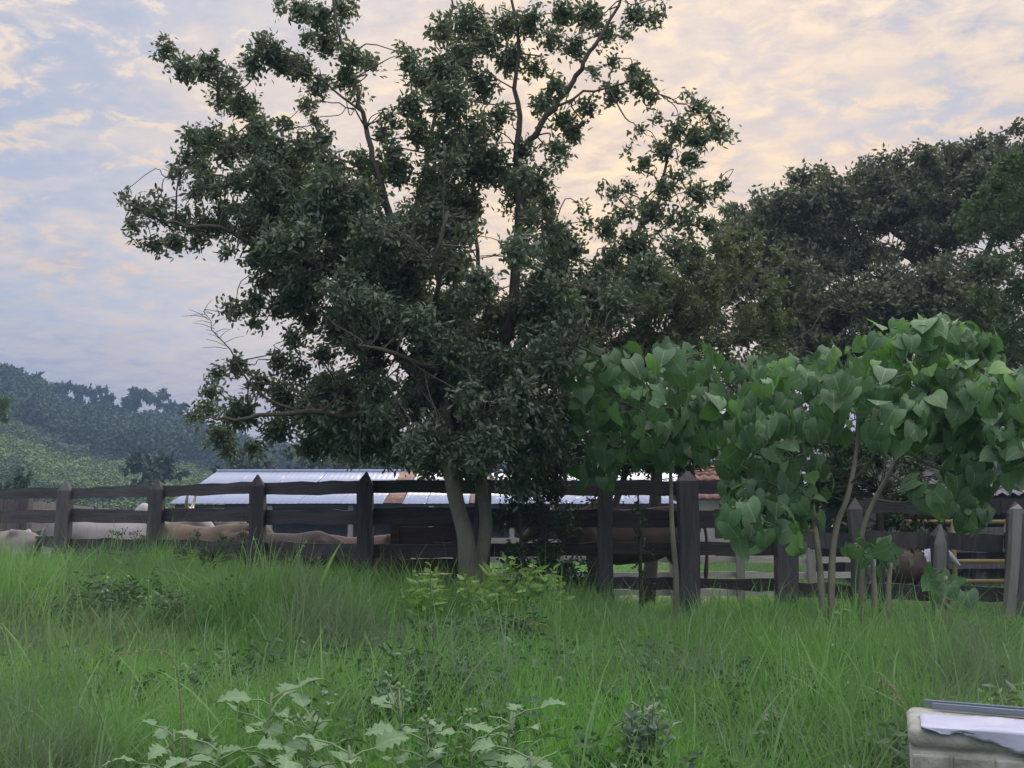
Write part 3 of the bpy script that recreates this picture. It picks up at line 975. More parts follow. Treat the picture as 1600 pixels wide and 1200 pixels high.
# ferny bushes in front of left fence
for (x0, x1, y0, y1, lab) in ((165, 245, 815, 875, 'feathery dark bush before the white cow, left of the second fence post'),
                              (268, 395, 822, 885, 'feathery dark bush between the second and third pointed posts')):
    bl = [(x, y, RNG.uniform(8, 13)) for x, y in fill_poly([(x0, y0 + 15), ((x0 + x1) / 2, y0), (x1, y0 + 20), (x1, y1), (x0, y1)], 22)]
    blob_tree('feathery_bush', ((x0 + x1) / 2, 900), .02, bl, 13.2 if x0 > 200 else 14.4, 300, .055, .018, M['leaf_dark'], M['bark_dark'], lab, 'bush', dspread=.2, K=7, spray=.09, flat=.8, group='feathery bushes along the fence')


# ridge trees and field trees
def ridge_tree(px, py, w, h, lab, D=252):
    bl = []
    bl += [(px + RNG.uniform(-.3, .3) * w, py + h * RNG.uniform(.6, 1.3), h * .35, RNG.uniform(-2, 2)) for _ in range(5)]
    for _ in range(max(8, int(w / 4))):
        bl.append((px + RNG.uniform(-.5, .5) * w, py + RNG.uniform(-.35, .35) * h, RNG.uniform(.22, .40) * h + 2.5, RNG.uniform(-3, 3)))
    blob_tree('ridge_tree', (px, 700), .35, bl, D, 1.3, 1.15, .7, M['forest'], M['bark_dark'], lab, group='trees along the hill crest', K=9, spray=1.0, flat=.6,
              forks=[[(px, py + h * 1.6, 0), (px + 1, py + h * .8, 0), (px + 2, py, 0)]])


for a in ((8, 578, 34, 20, 'dark tree on the hill crest at the left border'),
          (42, 592, 40, 20, 'rounded dark tree just below the crest beside the border tree'),
          (76, 606, 30, 18, 'small dark crest tree left of the open-sided one'),
          (98, 603, 26, 16, 'crest tree with a gap of sky under its right side'),
          (120, 610, 12, 24, 'narrow upright tree on the crest left of the wind-swept one'),
          (142, 612, 46, 22, 'wind-swept crest tree with branches stretching right'),
          (162, 624, 30, 10, 'low crest tree under the wind-swept branches'),
          (212, 614, 16, 18, 'round crest tree at the left end of the flat-topped pair'),
          (245, 617, 58, 16, 'flat-topped dark tree on the crest near the main tree'),
          (196, 627, 12, 9, 'tiny round tree low on the crest'),
          (275, 634, 24, 16, 'crest tree touching the main tree outline')):
    ridge_tree(*a)
blob_tree('field_tree', (228, 785), .2, [(x, y, RNG.uniform(9, 15)) for x, y in fill_poly([(185, 735), (205, 712), (250, 702), (280, 722), (285, 750), (240, 762), (190, 758)], 26)],
          88, 5, .6, .4, M['forest'], M['bark_dark'], 'dark rounded tree in the scrub above the second fence post', dspread=1.5, K=8, spray=.5)
blob_tree('field_tree', (2, 790), .15, [(x, y, RNG.uniform(8, 14)) for x, y in fill_poly([(-60, 640), (-30, 612), (0, 610), (22, 630), (10, 645), (-20, 660), (-60, 665)], 20)],
          60, 9, .4, .28, M['leaf_edge'], M['bark_dark'], 'green tree poking in at the left border below the crest', dspread=1.0, K=8, spray=.4)
blob_tree('field_tree', (25, 800), .1, [(x, y, RNG.uniform(6, 10)) for x, y in fill_poly([(0, 770), (10, 745), (40, 735), (48, 752), (30, 775)], 14)],
          55, 9, .35, .25, M['leaf_dark'], M['bark_dark'], 'small dark bush above the top rail left of the first post', 'bush', dspread=.8, K=8, spray=.4)
blob_tree('field_tree', (410, 790), .2, [(x, y, RNG.uniform(10, 18)) for x, y in fill_poly([(330, 735), (350, 705), (420, 700), (500, 715), (600, 722), (690, 730), (690, 745), (330, 745)], 46)],
          75, 5, .5, .35, M['forest'], M['bark_dark'], 'bluish tree belt behind the left half of the pale barn roof', dspread=1.5, K=8, spray=.5)


# ------------------------------------------------------------------ heart-leaved saplings
def heart_leaf(k, m):
    rng = np.random.default_rng(100 + k)
    out = [(0, 0), (.30, -.10), (.50, .02), (.56, .24), (.50, .50), (.33, .76), (.12, .94), (0, 1.06)]
    Lh = 1.0
    V = [(-.012, 0, 0), (.012, 0, 0)]
    wv = rng.uniform(-.03, .03, 14)
    pet = .42
    droop = rng.uniform(0.9, 1.25)

    def place(u, v):
        # blade bends downwards along v; fold up at the margins
        a = 0.35 + droop * (0.35 + 0.65 * min(max(v, 0), 1) ** .8)
        y = pet + v * math.cos(a) * .8
        z = .06 - v * math.sin(a) * .95
        z += abs(u) * .16
        return (u * .86, y, z)
    V = []
    Fc = []
    rows = [(-.02, 0.0), (.08, .44), (.26, .58), (.48, .58), (.70, .46), (.88, .26), (.97, .10)]
    for i, (v, h) in enumerate(rows):
        vv = v - (.13 if i == 1 else 0)
        V.append(place(-h, (v - .1) if i == 1 else v + wv[i]))
        V.append(place(-h * .5, v - .02))
        V.append(place(0, v))
        V.append(place(h * .5, v - .02))
        V.append(place(h, (v - .1) if i == 1 else v + wv[i + 6 - 1]))
    for i in range(len(rows) - 1):
        for j in range(4):
            a = i * 5 + j
            if i == 0 and j in (1, 2):
                Fc.append((a + (1 if j == 1 else 0), a + 5, a + 6))
                continue
            if i == 0:
                continue
            Fc.append((a, a + 1, a + 6, a + 5))
    tip = len(V)
    V.append(place(0, 1.08))
    b = (len(rows) - 1) * 5
    for j in range(4):
        Fc.append((b + j, b + j + 1, tip))
    # petiole
    s = len(V)
    V += [(-.012, 0, 0), (.012, 0, 0), (.012, pet, .07), (-.012, pet, .07), (0, pet * .5, .075)]
    Fc += [(s, s + 1, s + 2, s + 3)]
    o = mesh_obj('leaf', V, Fc, m)
    o.data.polygons.foreach_set('use_smooth', np.ones(len(o.data.polygons), dtype=bool))
    me = o.data
    bpy.data.objects.remove(o)
    return me


BIG = [heart_leaf(k, M['leaf_big']) for k in range(5)]
YNG = [heart_leaf(k, M['leaf_young']) for k in range(5, 8)]


def heart_sapling(stems, blobs, D, count, size, label, dspread=.55):
    b0 = W(stems[0][0][0], stems[0][0][1], D)
    b0.z = float(ground_z(b0.x, b0.y))
    t = empty('heart_leaved_sapling', tuple(b0), label, 'sapling', 'heart-leaved saplings in front of the fence')
    allp = []
    for st in stems:
        pts = [W(p[0], p[1], D + (.4 if p[1] < 760 else 0)) for p in st]
        pts[0].z = min(pts[0].z, float(ground_z(pts[0].x, pts[0].y)) - .05)
        cv = smooth_curve(pts, 5)
        rad = .036 if st[0][1] > 940 else .022
        m = MB(); m.tube(cv, lerp_list([rad, rad * .45], len(cv)), 7)
        m.part('stem', M['stem'], t, True)
        allp += cv[len(cv) // 2:]
    PPn = np.array([list(p) for p in allp])
    area = np.array([b[2] * b[3] for b in blobs], dtype=float)
    num = np.maximum(2, (area / area.sum() * count).astype(int))
    br = MB()
    for (bx, by, rx, ry), n in zip(blobs, num):
        d0 = D + RNG.uniform(-dspread, dspread)
        c = W(bx, by, d0)
        k = int(np.argmin(np.linalg.norm(PPn - np.array(c), axis=1)))
        a = Vector(PPn[k])
        br.tube(smooth_curve([a, (a + c) / 2 + Vector((0, 0, -.06)), c], 3), lerp_list([.014, .007], 7), 4)
        for _ in range(n):
            u = RNG.uniform(-1, 1, 3)
            while (u ** 2).sum() > 1:
                u = RNG.uniform(-1, 1, 3)
            wx = rx * d0 / F; wz = ry * d0 / F
            p = c + Vector((u[0] * wx, u[1] * min(wx, .5), u[2] * wz))
            toward = Vector((u[0] * .7, u[1] * .8 - .45, 0)) + Vector((RNG.normal() * .45, RNG.normal() * .45, 0))
            az = math.atan2(toward.y, toward.x) - math.pi / 2
            young = (u[2] > .2 and RNG.uniform() < .5 and by < 625 and bx > 1150) or RNG.uniform() < .05
            me = YNG[RNG.integers(0, 3)] if young else BIG[RNG.integers(0, 5)]
            o = bpy.data.objects.new('leaf', me)
            s = size * RNG.uniform(.5, 1.2) * (.85 if young else 1)
            o.scale = (s * RNG.uniform(.9, 1.1), s, s)
            rot = Euler((RNG.normal() * .42 + (.2 if u[2] > .4 else -.2), RNG.normal() * .5, az + RNG.normal() * .6))
            o.rotation_euler = rot
            o.location = p - b0 - Vector((0, .2 * s, 0))
            o.parent = t
            C.objects.link(o)
            if RNG.uniform() < .2:
                br.tube([c, (c + p) / 2 + Vector((0, 0, .02)), p], [.007, .005, .004], 3)
    # shaded leaves deeper in the crown, too many to pick apart
    VV = []; FF = []; off = 0
    kk = RNG.integers(0, 5, int(count * .75))
    ar = area / area.sum()
    bi = RNG.choice(len(blobs), len(kk), p=ar)
    for k_, b_ in zip(kk, bi):
        bx, by, rx, ry = blobs[b_]
        d0 = D + RNG.uniform(.15, .15 + 2 * dspread)
        c = W(bx + RNG.uniform(-1.05, 1.05) * rx, by + RNG.uniform(-1, 1.1) * ry, d0)
        me = BIG[k_]
        co = np.empty(len(me.vertices) * 3, dtype=np.float32); me.vertices.foreach_get('co', co)
        s_ = size * RNG.uniform(.6, 1.05)
        mt = np.array(Euler((RNG.normal() * .35 - .1, RNG.normal() * .4, RNG.uniform(-1.6, 1.6) + math.pi)).to_matrix())
        VV.append(co.reshape(-1, 3) * s_ @ mt.T + np.array(list(c)))
        FF += [tuple(v + off for v in p.vertices) for p in me.polygons]
        off += len(me.vertices)
    part('inner_leaves', np.concatenate(VV), FF, M['leaf_big_inner'], t, True, 'stuff')
    br.part('branches', M['stem'], t, True, 'stuff')
    return t


SZ = .205
heart_sapling([[(1057, 975), (1056, 900), (1050, 820), (1048, 740), (1045, 640)]],
              [(915, 575, 32, 22), (950, 572, 45, 26), (1000, 580, 50, 28), (1000, 640, 65, 42), (1062, 618, 55, 40), (1075, 560, 50, 26), (1115, 590, 35, 30), (940, 640, 40, 45),
               (1070, 670, 55, 34), (935, 715, 32, 32), (1020, 700, 50, 28), (1105, 650, 35, 40), (1130, 700, 30, 25)],
              11.6, 270, SZ * 1.05, 'heart-leaved sapling on one thin pale stem, left of the others')
heart_sapling([[(1288, 975), (1282, 900), (1274, 830), (1262, 740), (1240, 640)], [(1296, 970), (1300, 880), (1308, 820), (1326, 770), (1340, 690), (1340, 600)]],
              [(1178, 600, 42, 34), (1235, 585, 55, 30), (1300, 572, 55, 28), (1355, 560, 38, 26), (1245, 640, 60, 40), (1325, 625, 60, 42), (1388, 600, 40, 40), (1190, 650, 40, 35),
               (1148, 770, 28, 38), (1165, 800, 42, 38), (1205, 825, 48, 32), (1235, 775, 50, 45), (1180, 745, 40, 25), (1390, 660, 40, 28), (1170, 700, 40, 30), (1240, 715, 45, 25)],
              10.2, 298, SZ, 'widest heart-leaved sapling on twin forking pale stems')
heart_sapling([[(1344, 975), (1346, 900), (1350, 820), (1400, 720), (1450, 620)]],
              [(1385, 530, 36, 22), (1440, 520, 40, 22), (1500, 530, 42, 24), (1455, 580, 55, 34), (1520, 600, 48, 38), (1495, 650, 50, 40), (1430, 650, 45, 36), (1460, 770, 24, 20),
               (1505, 740, 34, 40), (1515, 790, 22, 24)],
              10.5, 285, SZ, 'tallest heart-leaved sapling with bright young leaves at its top')
heart_sapling([[(1640, 1000), (1630, 900), (1620, 750), (1600, 650)]],
              [(1575, 605, 34, 32), (1610, 640, 45, 40), (1575, 680, 36, 30), (1650, 620, 50, 40), (1600, 710, 40, 30)],
              10.0, 130, SZ, 'heart-leaved sapling cut off by the right border')
heart_sapling([[(1388, 985), (1388, 930), (1392, 880)], [(1366, 985), (1366, 920), (1362, 870)]],
              [(1362, 862, 22, 14), (1400, 878, 22, 16), (1340, 850, 18, 14), (1385, 850, 16, 10)],
              10.0, 16, SZ * .8, 'low twin-stemmed sapling with a few dark heart leaves before the calf')
heart_sapling([[(1470, 985), (1474, 940), (1478, 900)]],
              [(1478, 905, 26, 18), (1500, 920, 20, 16)],
              9.8, 8, SZ * .95, 'short sapling of big drooping leaves beside the grey post')


# ------------------------------------------------------------------ fences
def plank(a, b, h, th, m, parent, name='board', wob=.008):
    a = Vector(a); b = Vector(b)
    ax = (b - a); ln = ax.length; ax.normalize()
    up = Vector((0, 0, 1)); nrm = ax.cross(up).normalized(); up = nrm.cross(ax).normalized()
    n = max(4, int(ln / .25))
    V = []
    for i in range(n + 1):
        t = i / n
        w1 = RNG.normal() * wob; w2 = RNG.normal() * wob; c = RNG.normal() * wob * .5
        for (s, q) in ((-1, -1), (1, -1), (1, 1), (-1, 1)):
            V.append((t * ln, s * th / 2 + c, q * h / 2 + (w2 if q > 0 else w1)))
    Fc = []
    for i in range(n):
        for k in range(4):
            k2 = (k + 1) % 4
            Fc.append((i * 4 + k, (i + 1) * 4 + k, (i + 1) * 4 + k2, i * 4 + k2))
    Fc += [(0, 1, 2, 3), (n * 4 + 3, n * 4 + 2, n * 4 + 1, n * 4)]
    o = mesh_obj(name, V, Fc, m)
    rot = Matrix((ax, nrm, up)).transposed().to_4x4()
    o.matrix_basis = Matrix.Translation(a - parent.location) @ rot
    o.parent = parent
    return o


def post(x, y, zt, w, m, parent, lean=(0, 0), point=.13, zb=None, d=None):
    zb = float(ground_z(x, y)) - .3 if zb is None else zb
    d = d or w
    H = zt - zb
    V = []
    lv = [0, H * .3, H * .6, H - point, H]
    for i, z in enumerate(lv):
        k = .10 if i == 4 else 1
        jx, jy = RNG.normal(size=2) * .006
        for sx, sy in ((-1, -1), (1, -1), (1, 1), (-1, 1)):
            V.append((sx * w / 2 * k + jx + lean[0] * z / H + RNG.normal() * .003, sy * d / 2 * (k if i == 4 else 1) + jy + lean[1] * z / H, z))
    Fc = [(3, 2, 1, 0)]
    for i in range(4):
        for k in range(4):
            k2 = (k + 1) % 4
            Fc.append((i * 4 + k, i * 4 + k2, (i + 1) * 4 + k2, (i + 1) * 4 + k))
    Fc.append((16, 17, 18, 19))
    o = mesh_obj('post', V, Fc, m)
    o.location = Vector((x, y, zb)) - parent.location
    o.rotation_euler.z = 0
    o.parent = parent
    return o


def px_at(px, D):
    return (px - 800) / F * D


# left run
fl = empty('wooden_fence', (-4.9, 15.2, 0.1), 'dark weathered plank fence with pointed posts, run left of the tree trunks', 'fence', 'dark plank corral fences')
posts = []
for k, (px) in enumerate((-250, -60, 105, 250, 405, 573)):
    # solve x = -1.77-(D-13.3)/.62 ... px
    u = (px - 800) / F
    Dd = (13.3 - 1.77 * .62) / (1 + .62 * u)
    x = u * Dd
    posts.append((x, Dd))
posts.append((px_at(752, 13.05), 13.1))
ztl = [1.93, 1.9, 1.91, 1.90, 1.92, 1.92, 1.85]
for (x, y), zt, gr in zip(posts, ztl, (0, 0, 1, 0, 0, 0, 0)):
    post(x, y, zt, .185, M['wood_v'], fl, lean=(RNG.normal() * .015, 0), point=.15)
for (p, q) in zip(posts[:-1], posts[1:]):
    for z, h in ((1.735, .155), (1.385, .185), (.99, .16), (.60, .15), (.3, .14)):
        e = .13
        plank((p[0] - .03, p[1] + e, z + RNG.normal() * .012), (q[0] - .035, q[1] + e, z + RNG.normal() * .012), h, .045, M['wood'], fl)
# middle run
fm = empty('wooden_fence', (1.5, 13.3, 0.1), 'dark weathered plank fence run behind the heart-leaved saplings', 'fence', 'dark plank corral fences')
mp_ = [(px_at(945, 13.3), 13.3, 1.84, .17), (px_at(1072, 13.3), 13.3, 1.93, .23), (px_at(1222, 13.1), 13.1, 1.75, .24)]
for x, y, zt, w in mp_:
    post(x, y, zt, w, M['wood_v'], fm, point=.12)
mpx = [(px_at(758, 13.1), 13.1)] + [(a[0], a[1]) for a in mp_]
for (p, q) in zip(mpx[:-1], mpx[1:]):
    for z, h in ((1.735, .17), (1.36, .21), (1.0, .155), (.58, .14)):
        plank((p[0] - .0, p[1] + .16, z + RNG.normal() * .008), (q[0] - .006, q[1] + .16, z + RNG.normal() * .008), h, .045, M['wood'], fm)
# right run
fr = empty('wooden_fence', (5, 12.8, 0.1), 'dark leaning plank fence run at the right with grey leaning posts', 'fence', 'dark plank corral fences')
rp = [(px_at(1240, 13.05), 13.05), (px_at(1334, 13.0), 13.0), (px_at(1458, 12.7), 12.7), (px_at(1568, 12.3), 12.3), (px_at(1720, 11.9), 11.9)]
post(rp[1][0], rp[1][1], 1.6, .14, M['wood_v'], fr)
post(rp[2][0], rp[2][1], 1.3, .15, M['wood_v'], fr, lean=(.03, 0))
post(rp[3][0], rp[3][1], 1.55, .17, M['wood_v'], fr, lean=(.1, 0))
post(rp[4][0], rp[4][1], 1.6, .17, M['wood_v'], fr)
post(px_at(1450, 12.4), 12.4, 1.30, .105, M['wood_grey'], fr, lean=(.10, 0), point=.22, d=.1)
post(px_at(1553, 12.0), 12.0, 1.52, .10, M['wood_grey'], fr, lean=(.24, .05), point=.05, d=.1)
for i, (p, q) in enumerate(zip(rp[:-1], rp[1:])):
    for z, h in ((1.50, .15), (1.12, .19), (.52, .17)):
        if i == 0 and z > 1.4:
            continue
        plank((p[0] + .005, p[1] + .13, z + RNG.normal() * .01), (q[0] - .005, q[1] + .13, z - .02 + RNG.normal() * .01), h, .05, M['wood'] if z != 1.12 else M['wood_v'], fr)
# pale inner fence
fp = empty('rail_fence', (3, 20, -0.15), 'pale grey rail fence of the inner pen, seen through the dark planks', 'fence')
pp = [px_at(p, 20) for p in (760, 846, 932, 1050, 1152, 1262, 1380)]
for x in pp:
    post(x, 20, 1.0, .13, M['wood_grey'], fp, point=.02)
for a, b in zip(pp[:-1], pp[1:]):
    for z in (.92, .60, .32, .02):
        plank((a + .004, 20.1, z + RNG.normal() * .01), (b - .004, 20.1, z + RNG.normal() * .01), .11, .05, M['wood_pale'], fp)
# far receding dark fence on the left
ff = empty('wooden_fence', (-8, 18, -.1), 'old dark post and rail fence receding inside the pen at far left', 'fence', 'dark plank corral fences')
q = [(px_at(-60, 16.4), 16.4), (px_at(42, 18.2), 18.2), (px_at(98, 23), 23), (px_at(150, 33), 33), (px_at(185, 44), 44)]
for x, y in q:
    post(x, y, 1.72, .2, M['wood_v'], ff, point=.05)
for a, b in zip(q[:-1], q[1:]):
    for z in (1.55, 1.2, .8):
        plank((a[0], a[1] + .1, z), (b[0] - .02, b[1] + .1, z), .16, .05, M['wood_v'], ff)
# brown plank panel behind the fence
bp = empty('plank_panel', (px_at(662, 14.6), 14.6, -.1), 'upright reddish brown plank panel behind the fence, left of the trunks', 'panel')
for k in range(7):
    z = .12 + k * .205
    plank((px_at(612, 14.6), 14.6, z), (px_at(722, 14.6), 14.6, z), .198, .04, M['wood_brown'], bp)
for x in (620, 714):
    m = MB(); m.box((px_at(x, 14.55), 14.55, .6), (.08, .05, 1.35)); m.part('batten', M['wood_brown'], bp)


# ------------------------------------------------------------------ barn and sheds
def corrugated(x0, x1, ya, za, yb, zb, m, parent, pitch=.25, amp=.006, name='roof_sheet', lift=0):
    n = max(8, int((x1 - x0) / pitch * 4))
    V = []
    sl = Vector((0, yb - ya, zb - za)).normalized(); nr = Vector((0, -sl.z, sl.y))
    for i in range(n + 1):
        x = x0 + (x1 - x0) * i / n
        a = amp * math.sin(2 * math.pi * (x - x0) / pitch) + lift
        for (yy, zz) in ((ya, za), (yb, zb)):
            V.append((x, yy + nr.y * a, zz + nr.z * a))
            V.append((x, yy + nr.y * (a - .012), zz + nr.z * (a - .012)))
    Fc = []
    for i in range(n):
        a = i * 4; b = a + 4
        Fc += [(a, b, b + 2, a + 2), (a + 1, a + 3, b + 3, b + 1), (a, a + 1, b + 1, b), (a + 2, b + 2, b + 3, a + 3)]
    Fc += [(0, 2, 3, 1), (n * 4, n * 4 + 1, n * 4 + 3, n * 4 + 2)]
    return part(name, V, Fc, m, parent, True)


barn = empty('cattle_barn', (-2, 47, -.18), 'long open cattle barn with pale zinc roof and rusty streaks behind the pen', 'barn')
x = -14.0; y0, y1, z0, z1 = 45, 52.2, 1.87, 3.42
col = 0
while x < 13.5:
    wdt = 1.75
    rusty = (-6.85 < x < -5.0) or (-3.3 < x < -1.6)
    for r_ in range(2):
        ya = y0 + (y1 - y0) * r_ / 2 - (.0 if r_ == 0 else .1); yb = y0 + (y1 - y0) * (r_ + 1) / 2
        za = z0 + (z1 - z0) * (ya - y0) / (y1 - y0); zb = z0 + (z1 - z0) * (yb - y0) / (y1 - y0)
        if rusty:
            corrugated(x, x + .75, ya, za, yb, zb, M['rust'], barn, lift=.03 + r_ * .02)
            corrugated(x + .76, x + wdt - .01, ya, za, yb, zb, M['roof'], barn, lift=r_ * .02)
        else:
            corrugated(x, x + wdt - .01, ya + RNG.normal() * .05, za, yb, zb, M['roof'], barn, lift=r_ * .02 + RNG.uniform(0, .012))
    x += wdt
corrugated(-13.9, 13.9, y1 + .1, z1 - .02, y1 + 6, 2.1, M['roof'], barn, pitch=1.0, name='rear_roof')
m = MB(); m.tube([(-14.0, y1 + .05, z1 + .05), (14.0, y1 + .05, z1 + .05)], .09, 8); m.part('ridge_cap', M['roof'], barn, True)
for xx in np.arange(-13.2, 13.5, 3.3):
    m = MB(); m.box((xx, y0 + .25, .78), (.2, .2, 2.0)); m.part('post', M['wood_grey'], barn)
m = MB(); m.box((0, y0 + .3, 1.76), (27.6, .12, .14)); m.part('eave_beam', M['wood_brown'], barn)
for (a, b) in ((-13.8, -4), (-3.99, 5), (5.01, 13.8)):
    m = MB(); m.box(((a + b) / 2, y1 + 1, .7), (b - a, .15, 2.6)); m.part('back_wall', M['wall'], barn)
m = MB(); m.box((0, y0 + 2.6, .35), (27, .15, .9)); m.part('feed_trough_wall', M['wall'], barn)

shed = empty('tile_roofed_shed', (13, 26, -.18), 'low shed with grey tiled roof half hidden behind the saplings', 'shed')
y0, y1, z0, z1 = 24, 29, 1.83, 3.5
rows = 11
for r_ in range(rows):
    ya = y0 + (y1 - y0) * r_ / rows; yb = y0 + (y1 - y0) * (r_ + 1.15) / rows
    za = z0 + (z1 - z0) * r_ / rows + .035; zb = z0 + (z1 - z0) * (r_ + 1.15) / rows
    corrugated(px_at(1352, 24), px_at(1352, 24) + 9.5, ya, za, yb, zb, M['cement_roof'], shed, pitch=.24, amp=.04, name='tile_row')
m = MB(); m.box((px_at(1352, 24) + 4.7, 24.2, 1.68), (9.4, .15, .2)); m.part('eave_beam', M['wood'], shed)
for xx in (7.9, 10.2, 12.5, 14.8):
    m = MB(); m.box((xx, 24.3, .7), (.22, .22, 1.8)); m.part('post', M['wood_v'], shed)
for (a, b) in ((7.7, 12.3), (12.31, 17)):
    m = MB(); m.box(((a + b) / 2, 28.6, 1.3), (b - a, .15, 3.0)); m.part('back_wall', M['wall'], shed)
for k in range(3):
    plank((7.9, 24.1, .35 + k * .35), (17, 24.1, .35 + k * .35), .2, .05, M['wood_v'], shed, 'side_board')

house = empty('small_house', (7.4, 40, -.18), 'small far building with faded red tile roof behind the middle fence', 'house')
hx0, hx1 = px_at(1078, 38), px_at(1230, 38)
m = MB(); m.box(((hx0 + hx1) / 2, 40, .85), (hx1 - hx0 - .4, 4, 2.1)); m.part('wall', M['plaster'], house)
for r_ in range(6):
    ya = 37.6 + 2.4 * r_ / 6; yb = 37.6 + 2.4 * (r_ + 1.1) / 6
    corrugated(hx0, hx1, ya, 1.95 + 1.3 * r_ / 6 + .03, yb, 1.95 + 1.3 * (r_ + 1.1) / 6, M['red_tile'], house, pitch=.3, amp=.04, name='tile_row')
corrugated(hx0, hx1, 40.1, 3.28, 42.6, 1.95, M['red_tile'], house, pitch=.3, amp=.04, name='rear_roof')
m = MB(); m.box((hx0 + 1.2, 37.98, .7), (.8, .05, 1.8)); m.part('door', M['wood_brown'], house)

# yellow gate behind the right fence
yg = empty('metal_gate', (px_at(1480, 17), 17, -.15), 'faded yellow pipe gate behind the right fence run', 'gate')
xa, xb = px_at(1400, 17), px_at(1566, 17)
for z in (1.30, 1.0, .7, .4):
    m = MB(); m.tube([(xa, 17, z), (xb, 17, z)], .032, 8); m.part('rail', M['yellow'], yg, True)
for xx in (xa, (xa + xb) / 2, xb):
    m = MB(); m.tube([(xx, 17, -.2), (xx, 17, 1.34)], .038, 8); m.part('upright', M['yellow'], yg, True)


# ------------------------------------------------------------------ cattle
def cow(px, D, heading, label, ca, cb, s=1.0, horns=.3, headz=0.0, name='cow', cat='cow', z0=None, hornm=None, patch=None, hump=True):
    x = px_at(px, D)
    z = float(ground_z(x, D)) if z0 is None else z0
    t = empty(name, (x, D, z), label, cat, 'cattle standing in the pen')
    cm = cowmat('hide_' + label.split()[0], ca, cb)
    if patch:
        nt = cm.node_tree
        p = [n for n in nt.nodes if n.type == 'BSDF_PRINCIPLED'][0]
        src = p.inputs['Base Color'].links[0].from_socket
        v = N(nt, 'ShaderNodeTexCoord').outputs['Object']
        sx = N(nt, 'ShaderNodeSeparateXYZ'); L(nt, v, sx.inputs[0])
        nz = noise(nt, v, 3.0, 2)
        f = math_(nt, 'GREATER_THAN', math_(nt, 'ADD', math_(nt, 'ABSOLUTE', math_(nt, 'SUBTRACT', sx.outputs[0], .1)), math_(nt, 'MULTIPLY', nz, .3)), .62)
        L(nt, mixc(nt, f, src, patch), p.inputs['Base Color'])
    mb = MB()
    hz = headz
    mb.tube([(-.98, 0, 1.12), (-.88, 0, 1.14), (-.62, 0, 1.12), (-.25, 0, 1.02), (.2, 0, .99), (.55, 0, 1.08), (.8, 0, 1.18 + hz * .3), (1.0, 0, 1.27 + hz * .7), (1.14, 0, 1.34 + hz)],
            [(.10, .12), (.20, .24), (.27, .32), (.33, .38), (.31, .39), (.21, .36), (.14, .26), (.105, .19), (.09, .14)], 16)
    for sy in (-1, 1):
        mb.tube([(-.66, sy * .12, 1.38), (-.60, sy * .22, 1.40), (-.54, sy * .20, 1.30)], [.05, .06, .05], 8)
        mb.tube([(-.98, sy * .08, 1.20), (-.90, sy * .12, 1.26)], [.05, .06], 8)
        mb.tube([(.62, sy * .17, 1.30), (.60, sy * .20, 1.05), (.70, sy * .16, .85)], [.05, .09, .07], 8)
    mb.tube([(1.05, 0, 1.36 + hz), (1.16, 0, 1.36 + hz), (1.30, 0, 1.26 + hz), (1.48, 0, 1.08 + hz), (1.56, 0, 1.0 + hz)], [.07, .115, .105, .07, .055], 12)
    if hump:
        mb.tube([(.28, 0, 1.34), (.42, 0, 1.46), (.58, 0, 1.40)], [.08, .12, .07], 10)
    mb.tube([(.55, 0, .85), (.8, 0, .92), (1.0, 0, 1.08 + hz * .6)], [(.05, .1), (.04, .12), (.04, .08)], 8)
    for sy in (-1, 1):
        mb.tube([(.52, sy * .15, 1.0), (.53, sy * .17, .66), (.52, sy * .17, .42), (.52, sy * .17, .14), (.54, sy * .17, 0)], [.13, .085, .06, .045, .06], 10)
        mb.tube([(-.68, sy * .14, 1.05), (-.64, sy * .17, .72), (-.80, sy * .17, .48), (-.77, sy * .17, .14), (-.74, sy * .17, 0)], [.19, .12, .065, .047, .06], 10)
    o = mb.obj('body', cm)
    rm = o.modifiers.new('remesh', 'REMESH'); rm.mode = 'VOXEL'; rm.voxel_size = .032; rm.use_smooth_shade = True
    smd = o.modifiers.new('smooth', 'SMOOTH'); smd.factor = .6; smd.iterations = 7
    bpy.context.view_layer.update()
    dg = bpy.context.evaluated_depsgraph_get()
    me = bpy.data.meshes.new_from_object(o.evaluated_get(dg))
    o.modifiers.clear(); old = o.data; o.data = me; bpy.data.meshes.remove(old)
    if not me.materials:
        me.materials.append(cm)
    o.parent = t

    def sub(mb_, nm, m_, sm=True):
        q = mb_.obj(nm, m_, sm); q.parent = t; return q
    for sy in (-1, 1):
        e = MB(); e.tube([(1.10, sy * .09, 1.38 + hz), (1.08, sy * .2, 1.36 + hz), (1.07, sy * .3, 1.31 + hz)], [(.02, .03), (.018, .055), (.006, .012)], 8); sub(e, 'ear', cm)
        if horns:
            h = MB(); h.tube(smooth_curve([(1.10, sy * .07, 1.44 + hz), (1.08, sy * .2, 1.50 + hz), (1.10, sy * .27, 1.56 + hz + horns * .3), (1.13, sy * .24, 1.58 + hz + horns)], 4), lerp_list([.036, .03, .02, .007], 13), 8)
            sub(h, 'horn', hornm or M['horn'])
        ey = MB(); ey.tube([(1.25, sy * .088, 1.33 + hz), (1.25, sy * .108, 1.33 + hz)], [.02, .012], 8); sub(ey, 'eye', M['eye'])
    tl = MB(); tl.tube(smooth_curve([(-.96, 0, 1.2), (-1.05, 0, 1.1), (-1.07, 0, .8), (-1.05, 0, .5), (-1.04, 0, .36)], 3), lerp_list([.035, .022, .018, .035, .01], 13), 7); sub(tl, 'tail', cm)
    t.rotation_euler.z = heading
    t.scale = (s, s, s)
    return t


